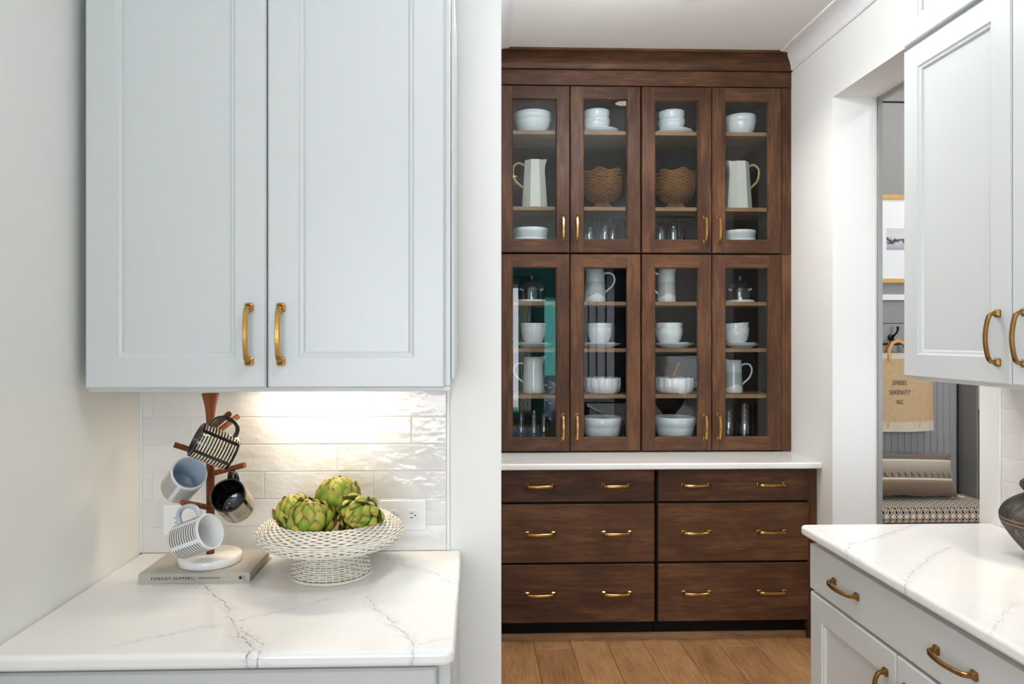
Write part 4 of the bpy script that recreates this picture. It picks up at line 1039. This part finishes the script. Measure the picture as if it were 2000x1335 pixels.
# ------------------------------------------------------------------ dark pot on the right counter
pt = empty('pottery_jar', (1.572, 1.90, CT), 'dark weathered clay jar on the right counter', 'jar')
prof = [(0.0, 0.0)] + resample([(0.045, 0.0), (0.062, 0.022), (0.084, 0.048), (0.104, 0.076), (0.117, 0.100), (0.1205, 0.116), (0.118, 0.132), (0.107, 0.150), (0.088, 0.166), (0.068, 0.178), (0.055, 0.188)], 0.006)
local('body', B().lathe(prof + [(0.054, 0.188), (0.10, 0.15), (0.108, 0.12), (0.05, 0.02), (0, 0.012)], 56).mesh('body', [M['pottery']]), pt)
local('rim', B().lathe([(0.056, 0.186), (0.066, 0.192), (0.073, 0.202), (0.072, 0.212), (0.064, 0.220), (0.054, 0.217), (0.050, 0.200), (0.054, 0.186)], 48).mesh('rim', [M['pottery']]), pt)

# ------------------------------------------------------------------ mudroom beyond the doorway
YB = 4.60
lk = empty('mudroom_locker', (2.7, 4.58, 0.0), 'grey built-in mudroom locker with beadboard seen through the doorway', 'locker')
bd = B().box(0, 0.0425, -0.010, 0.0, 0.0, 0.98).mesh('board', [M['grey_wall']])
xx = 2.20
while xx < 3.155:
    put('board', bd, lk, at=(xx + 0.0005, YB, 0.47), bevel=0.003); xx += 0.0435
put('hook_rail', B().box(2.20, 3.165, YB - 0.012, YB, 1.4605, 1.589).mesh('hook_rail', [M['grey_wall']]), lk, bevel=0.003)
put('rail_board', B().box(2.20, 3.165, YB - 0.012, YB, 1.592, 1.737).mesh('rail_board', [M['grey_wall']]), lk, bevel=0.003)
put('ledge', B().box(2.20, 3.165, YB - 0.028, YB, 1.740, 1.779).mesh('ledge', [M['trim']]), lk, bevel=0.003)
put('upper_panel', B().box(2.20, 3.165, YB - 0.012, YB, 1.781, 3.026).mesh('upper_panel', [M['grey_wall']]), lk)
put('upper_panel', B().box(2.20, 3.165, YB - 0.012, YB, 3.038, 3.39).mesh('upper_panel', [M['grey_wall']]), lk)
put('gap_shade_backing', B().box(2.20, 3.176, YB + 0.001, YB + 0.015, 0.0, 3.39).mesh('gap_shade_backing', [M['gap_shade']]), lk)  # black sheet paints the shade seen between the locker boards
put('side_panel', B().box(3.177, 3.20, 4.43, YB + 0.015, 0.0, 3.39).box(3.185, 3.21, 4.10, 4.428, 0.0, 3.39).mesh('side_panel', [M['grey_wall']]), lk, bevel=0.002)
put('side_panel', B().box(2.17, 2.195, 4.10, YB + 0.015, 0.0, 3.39).mesh('side_panel', [M['grey_wall']]), lk, bevel=0.002)
bn = empty('bench', (2.68, 4.38, 0.0), 'grey bench box under the patterned seat cushion', 'bench')
put('seat', B().box(2.20, 3.175, 4.17, 4.585, 0.355, 0.392).mesh('seat', [M['grey_wall']]), bn, bevel=0.003)
put('front_panel', B().box(2.20, 3.175, 4.20, 4.22, 0.0, 0.354).mesh('front_panel', [M['grey_wall']]), bn)
# cushion
def soft_box(x0, x1, y0, y1, z0, z1, r_):
    b = B(); sec = []
    ys = [(y0, z0), (y1, z0), (y1, z1), (y0, z1)]
    for (cy, cz, a0) in ((y0 + r_, z0 + r_, PI), (y1 - r_, z0 + r_, 1.5 * PI), (y1 - r_, z1 - r_, 0), (y0 + r_, z1 - r_, 0.5 * PI)):
        for k in range(6):
            t = a0 + k / 5 * PI / 2; sec.append((cy + r_ * math.cos(t), cz + r_ * math.sin(t)))
    xs = [x0, x0 + 0.01] + [x0 + (x1 - x0) * k / 12 for k in range(1, 12)] + [x1 - 0.01, x1]
    rows_ = []
    for i, xv in enumerate(xs):
        s_ = 0.9 if i in (0, len(xs) - 1) else 1.0
        cyc, czc = (y0 + y1) / 2, (z0 + z1) / 2
        rows_.append([(xv, cyc + (p[0] - cyc) * s_, czc + (p[1] - czc) * s_) for p in sec])
    b.quadgrid(rows_, closed_v=True); b.poly(rows_[0][::-1]); b.poly(rows_[-1])
    return b
put('seat_cushion', soft_box(2.205, 3.170, 4.16, 4.58, 0.393, 0.487, 0.035).mesh('seat_cushion', [M['cushion']]), label='black and cream diamond patterned bench cushion', cat='cushion')
# pillow
b = B(); nu, nv = 28, 18; W_, H_, T_ = 0.66, 0.27, 0.16
for s_ in (-1, 1):
    rows_ = []
    for i in range(nu + 1):
        u = -1 + 2 * i / nu; row = []
        for j in range(nv + 1):
            v = -1 + 2 * j / nv
            px = W_ / 2 * u * (1 - 0.075 * (1 - v * v)) + (0.012 * u if v < -0.8 else 0.0); pz = H_ / 2 * v * (1.0 - 0.10 * (1 - u ** 4) * (0.6 if v > 0 else 0.2)) + 0.004 * math.sin(9 * u + 4 * v)
            th = (max(0, 1 - u * u) ** 0.42) * (max(0, 1 - v * v) ** 0.5) * (1 + 0.06 * math.sin(11 * u) * v)
            row.append((px, s_ * T_ / 2 * th + 0.004 * s_, pz))
        rows_.append(row)
    b.quadgrid(rows_)
pw = empty('lumbar_pillow', (2.70, 4.425, 0.640), 'woven taupe and cream lumbar pillow on the bench cushion', 'pillow', rot=(-0.26, 0.02, 0.0))
local('cover', b.mesh('cover', [M['pillow']]), pw)
b = B()
for s_ in (-1, 1):
    b.sweep([(s_ * 0.318, 0, -0.125), (s_ * 0.335, -0.004, -0.133), (s_ * 0.352, -0.006, -0.136), (s_ * 0.366, -0.006, -0.137)], lambda i: 0.010 - 0.002 * i)
local('corner_tassels', b.mesh('corner_tassels', [M['jute_w']]), pw)
# hook and tote bag
hk = empty('coat_hook', (2.714, YB - 0.013, 1.50), 'black double coat hook holding the tote bag', 'hook')
local('plate', B().lathe([(0.0, 0.0), (0.020, 0.0), (0.021, 0.004), (0.018, 0.012), (0.0, 0.015)], 24).mesh('plate', [M['black']]), hk).rotation_euler = (PI / 2, 0, 0)
local('upper_prong', B().sweep([(0, -0.008, 0.0), (0.006, -0.030, 0.012), (0.014, -0.048, 0.032), (0.017, -0.055, 0.055), (0.015, -0.055, 0.070)], lambda i: (0.008, 0.007, 0.0065, 0.0075, 0.0085)[i]).mesh('upper_prong', [M['black']]), hk)
local('lower_prong', B().sweep([(0, -0.008, -0.002), (0.004, -0.028, -0.022), (0.006, -0.046, -0.030), (0.008, -0.058, -0.022), (0.008, -0.060, -0.012)], lambda i: (0.008, 0.007, 0.0065, 0.007, 0.009)[i]).mesh('lower_prong', [M['black']]), hk)
tb = empty('tote_bag', (2.715, 4.52, 0.90), 'tan canvas tote bag with black lettering hanging from the coat hook', 'bag')
def bag_face(s_, zlo, zhi, off=0.0):
    rows_ = []
    for i in range(17):
        u = -1 + 2 * i / 16; row = []
        for j in range(7):
            z_ = zlo + (zhi - zlo) * j / 6; f = z_ / 0.495
            hw = 0.238 - 0.012 * f
            px = hw * u
            puff = (0.030 * (1 - u ** 4)) * (1 - 0.55 * f) + 0.006 * math.sin(7 * u + 9 * f) * (1 - u * u) * (1 - 0.5 * f)
            row.append((px, s_ * (puff + 0.006 + off) , z_ + 0.006 * u * u * (1 - f)))
        rows_.append(row)
    return rows_
b = B()
for s_ in (-1, 1): b.quadgrid(bag_face(s_, 0.0, 0.495))
ft, bk_ = bag_face(-1, 0, 0.495), bag_face(1, 0, 0.495)
b.quadgrid([ft[0], bk_[0]]).quadgrid([ft[-1], bk_[-1]]).quadgrid([[r_[0] for r_ in ft], [r_[0] for r_ in bk_]])
local('canvas', b.mesh('canvas', [M['jute']]), tb)
b = B()
for s_ in (-1, 1): b.quadgrid(bag_face(s_, 0.462, 0.499, 0.0015))
local('top_band', b.mesh('top_band', [M['jute_w']]), tb)
b = B()
for s_ in (-1, 1): b.quadgrid(bag_face(s_, -0.002, 0.060, 0.0015))
local('bottom_band', b.mesh('bottom_band', [M['jute_w']]), tb)
for s_, yy in ((-1, -0.020), (1, 0.016)):
    hp = [(-0.062, yy - (0.012 if s_ < 0 else -0.006), 0.455), (-0.060, yy, 0.52), (-0.035, yy * 0.6, 0.562), (0.006, 0.0 + yy * 0.4, 0.581), (0.045, yy * 0.6, 0.562), (0.072, yy, 0.52), (0.076, yy - (0.012 if s_ < 0 else -0.006), 0.455)]
    local('strap', B().sweep(hp, [(0.0015, 0.010), (-0.0015, 0.010), (-0.0015, -0.010), (0.0015, -0.010)], up=(0, 1, 0), smooth=False).mesh('strap', [M['leather']]), tb)
for body, zz in (('DREES', 0.310), ('SERENITY', 0.248), ('NC', 0.187)):
    o = letter(tb, body, 0.040, (-0.002, -0.0415 if zz < 0.2 else (-0.0395 if zz < 0.26 else -0.037), zz), 'black_ink', 1.15); o.scale = (0.72, 1, 1)
# picture
pc = empty('framed_picture', (2.79, YB - 0.02, 1.85), 'pale gold framed print of a small landscape on the mudroom wall', 'picture')
fx0, fx1, fz0, fz1 = 2.42, 3.12, 1.853, 2.424
put('frame', B().box(fx0, fx1, YB - 0.036, YB - 0.013, fz0, fz0 + 0.028).box(fx0, fx1, YB - 0.036, YB - 0.013, fz1 - 0.028, fz1).box(fx0, fx0 + 0.028, YB - 0.036, YB - 0.013, fz0 + 0.028, fz1 - 0.028).box(fx1 - 0.028, fx1, YB - 0.036, YB - 0.013, fz0 + 0.028, fz1 - 0.028).mesh('frame', [M['frame']]), pc, bevel=0.002)
put('mat_board', B().box(fx0 + 0.028, fx1 - 0.028, YB - 0.026, YB - 0.014, fz0 + 0.028, fz1 - 0.028).mesh('mat_board', [M['mat_board']]), pc)
put('print', B().box(-0.105, 0.105, -0.0012, 0.0, -0.07, 0.07).mesh('print', [M['picture']]), pc, at=(2.785, YB - 0.0261, 2.138))
sw = empty('switch_plate', (3.177, 4.41, 1.05), 'small white switch plate on the locker side panel', 'switch')
put('plate', B().box(3.179, 3.1848, 4.33, 4.425, 1.045, 1.195).mesh('plate', [M['plastic']]), sw, bevel=0.002)
put('toggle', B().box(3.1745, 3.179, 4.372, 4.383, 1.108, 1.132).mesh('toggle', [M['plastic']]), sw, bevel=0.001)

# ------------------------------------------------------------------ ceiling downlights (each lamp with its own light)
def downlight(x_, y_, power, label, col=(1.0, 0.94, 0.86), spread=PI * 0.75, z_=ZC):
    e = empty('downlight', (x_, y_, z_), label, 'light', 'ceiling downlights')
    local('trim_ring', B().lathe([(0.056, -0.001), (0.082, -0.001), (0.080, -0.006), (0.058, -0.008), (0.056, -0.001)], 32).mesh('trim_ring', [M['trim']]), e)
    local('lens', B().lathe([(0.0, -0.003), (0.056, -0.003)], 32).mesh('lens', [M['lamp']]), e)
    d = bpy.data.lights.new('downlight', 'AREA'); d.shape = 'DISK'; d.size = 0.11; d.energy = power; d.color = col; d.spread = spread
    o = bpy.data.objects.new('light', d); COL.objects.link(o); o.parent = e; o.location = (0, 0, -0.012)
downlight(0.96, 3.07, 10, 'ceiling downlight in front of the brown hutch')
downlight(0.35, 1.0, 3, 'ceiling downlight between the two counters')
downlight(0.35, -0.8, 3, 'ceiling downlight behind the camera')
downlight(3.00, 4.00, 5, 'ceiling downlight in the mudroom', z_=3.4)

def fill_globe(x_, y_, strength, label, z_=ZC, col=(0.90, 0.95, 1.0, 1), R=0.08):  # unseen ceiling globes added as high fill light
    e = empty('fill_globe', (x_, y_, z_), label, 'lamp', 'added fill globes')
    local('canopy', B().lathe([(0.0, -0.001), (0.062, -0.001), (0.064, -0.008), (0.056, -0.022), (0.014, -0.028), (0.012, -0.045), (0.03, -0.050), (0.032, -0.060), (0.0, -0.061)], 32).mesh('canopy', [M['brass']]), e)
    local('globe', B().lathe([(0.0, -0.058)] + [(R * math.sin(t), -0.058 - R + R * math.cos(t)) for t in [PI * k / 14 for k in range(1, 14)]] + [(0.0, -0.058 - 2 * R)], 24).mesh('globe', [emit('opal fill globe', col, strength)]), e)
fill_globe(0.685, 2.50, 112, 'opal fill globe added as unseen light on the ceiling nearer the hutch')
fill_globe(0.25, 0.70, 46, 'opal fill globe added as unseen light on the ceiling above the aisle')
fill_globe(2.90, 3.00, 110, 'opal fill globe added as unseen light on the mudroom ceiling', z_=3.4)

# ------------------------------------------------------------------ great room behind the camera (seen in the glass)
cu = empty('curtain', (0.98, -4.93, 0.02), 'long sage curtain beside the rear window', 'curtain')
pts = []
for k in range(61):
    xx = 0.78 + 0.24 * k / 60; pts.append((xx, -4.93 + 0.028 * math.sin(k * 0.95)))
b = B(); b.quadgrid([[(p[0], p[1], 0.02) for p in pts], [(p[0], p[1], 2.55) for p in pts]])
b.quadgrid([[(p[0], p[1] + 0.004, 2.55) for p in pts], [(p[0], p[1] + 0.004, 0.02) for p in pts]])
put('cloth', b.mesh('cloth', [M['curtain']]), cu)
put('rod', B().sweep([(-2.9, -4.93, 2.57), (-1.0, -4.93, 2.57), (1.15, -4.93, 2.57)], 0.012).mesh('rod', [M['black']]), cu)
put('area_rug', B().box(-1.6, 1.05, -4.4, -1.9, 0.0015, 0.012).mesh('area_rug', [M['rug']]), label='blue grey rug on the great room floor', cat='rug')
sb = empty('sideboard', (1.45, -4.0, 0), 'dark navy drawer sideboard in the great room', 'sideboard')
M['navy'] = plain('navy lacquer', rgb(34, 44, 58), 0.35)
put('body', B().box(1.24, 1.69, -4.7, -2.75, 0.06, 0.86).mesh('body', [M['navy']]), sb, bevel=0.004)
for k in range(3):
    for q in range(3):
        dd = put('drawer', B().box(1.222, 1.239, -4.68 + q * 0.645, -4.06 + q * 0.645, 0.10 + k * 0.25, 0.335 + k * 0.25).mesh('drawer', [M['navy']]), sb, bevel=0.003)
        put('pull', B().box(1.205, 1.221, -4.45 + q * 0.645, -4.29 + q * 0.645, 0.215 + k * 0.25, 0.225 + k * 0.25).mesh('pull', [M['trim']]), dd)
put('plinth', B().box(1.27, 1.66, -4.66, -2.79, 0.001, 0.06).mesh('plinth', [M['navy']]), sb)

tc = empty('added_tall_cabinet', (1.55, -1.0, 0), 'tall dark navy cabinet added behind the camera to darken the glass reflections', 'cabinet')  # unseen block added so the hutch glass reflects something dark
put('body', B().box(1.45, XR - 0.002, -2.55, 0.40, 0.0, 2.5).mesh('body', [M['navy']]), tc, bevel=0.003)
nb = empty('base_cabinet', (1.28, -1.0, 0), 'dark navy drawer base in front of the tall navy cabinet', 'cabinet')
put('body', B().box(1.13, 1.425, -2.55, 0.40, 0.0, 0.85).mesh('body', [M['navy']]), nb, bevel=0.003)
put('top', B().box(1.10, 1.426, -2.56, 0.41, 0.851, 0.882).mesh('top', [M['quartz_h']]), nb, bevel=0.004)
for k in range(5):
    y0 = -2.545 + k * 0.589
    put('door', framed_panel(y0 + 0.002, y0 + 0.585, 0.9, 2.48, 0.07, 1.427, 0.021, 0.011, 'x', 0.012).mesh('door', [M['navy'], M['navy']]), tc)
    for z0, z1 in ((0.1, 0.35), (0.355, 0.605), (0.61, 0.84)):
        dd = put('drawer', slab_front(y0 + 0.002, y0 + 0.585, z0, z1, 1.108, 0.021, 'x').mesh('drawer', [M['navy']]), nb, bevel=0.002)
        handle(dd, (1.108, y0 + 0.29, (z0 + z1) / 2), '-x', True, False)
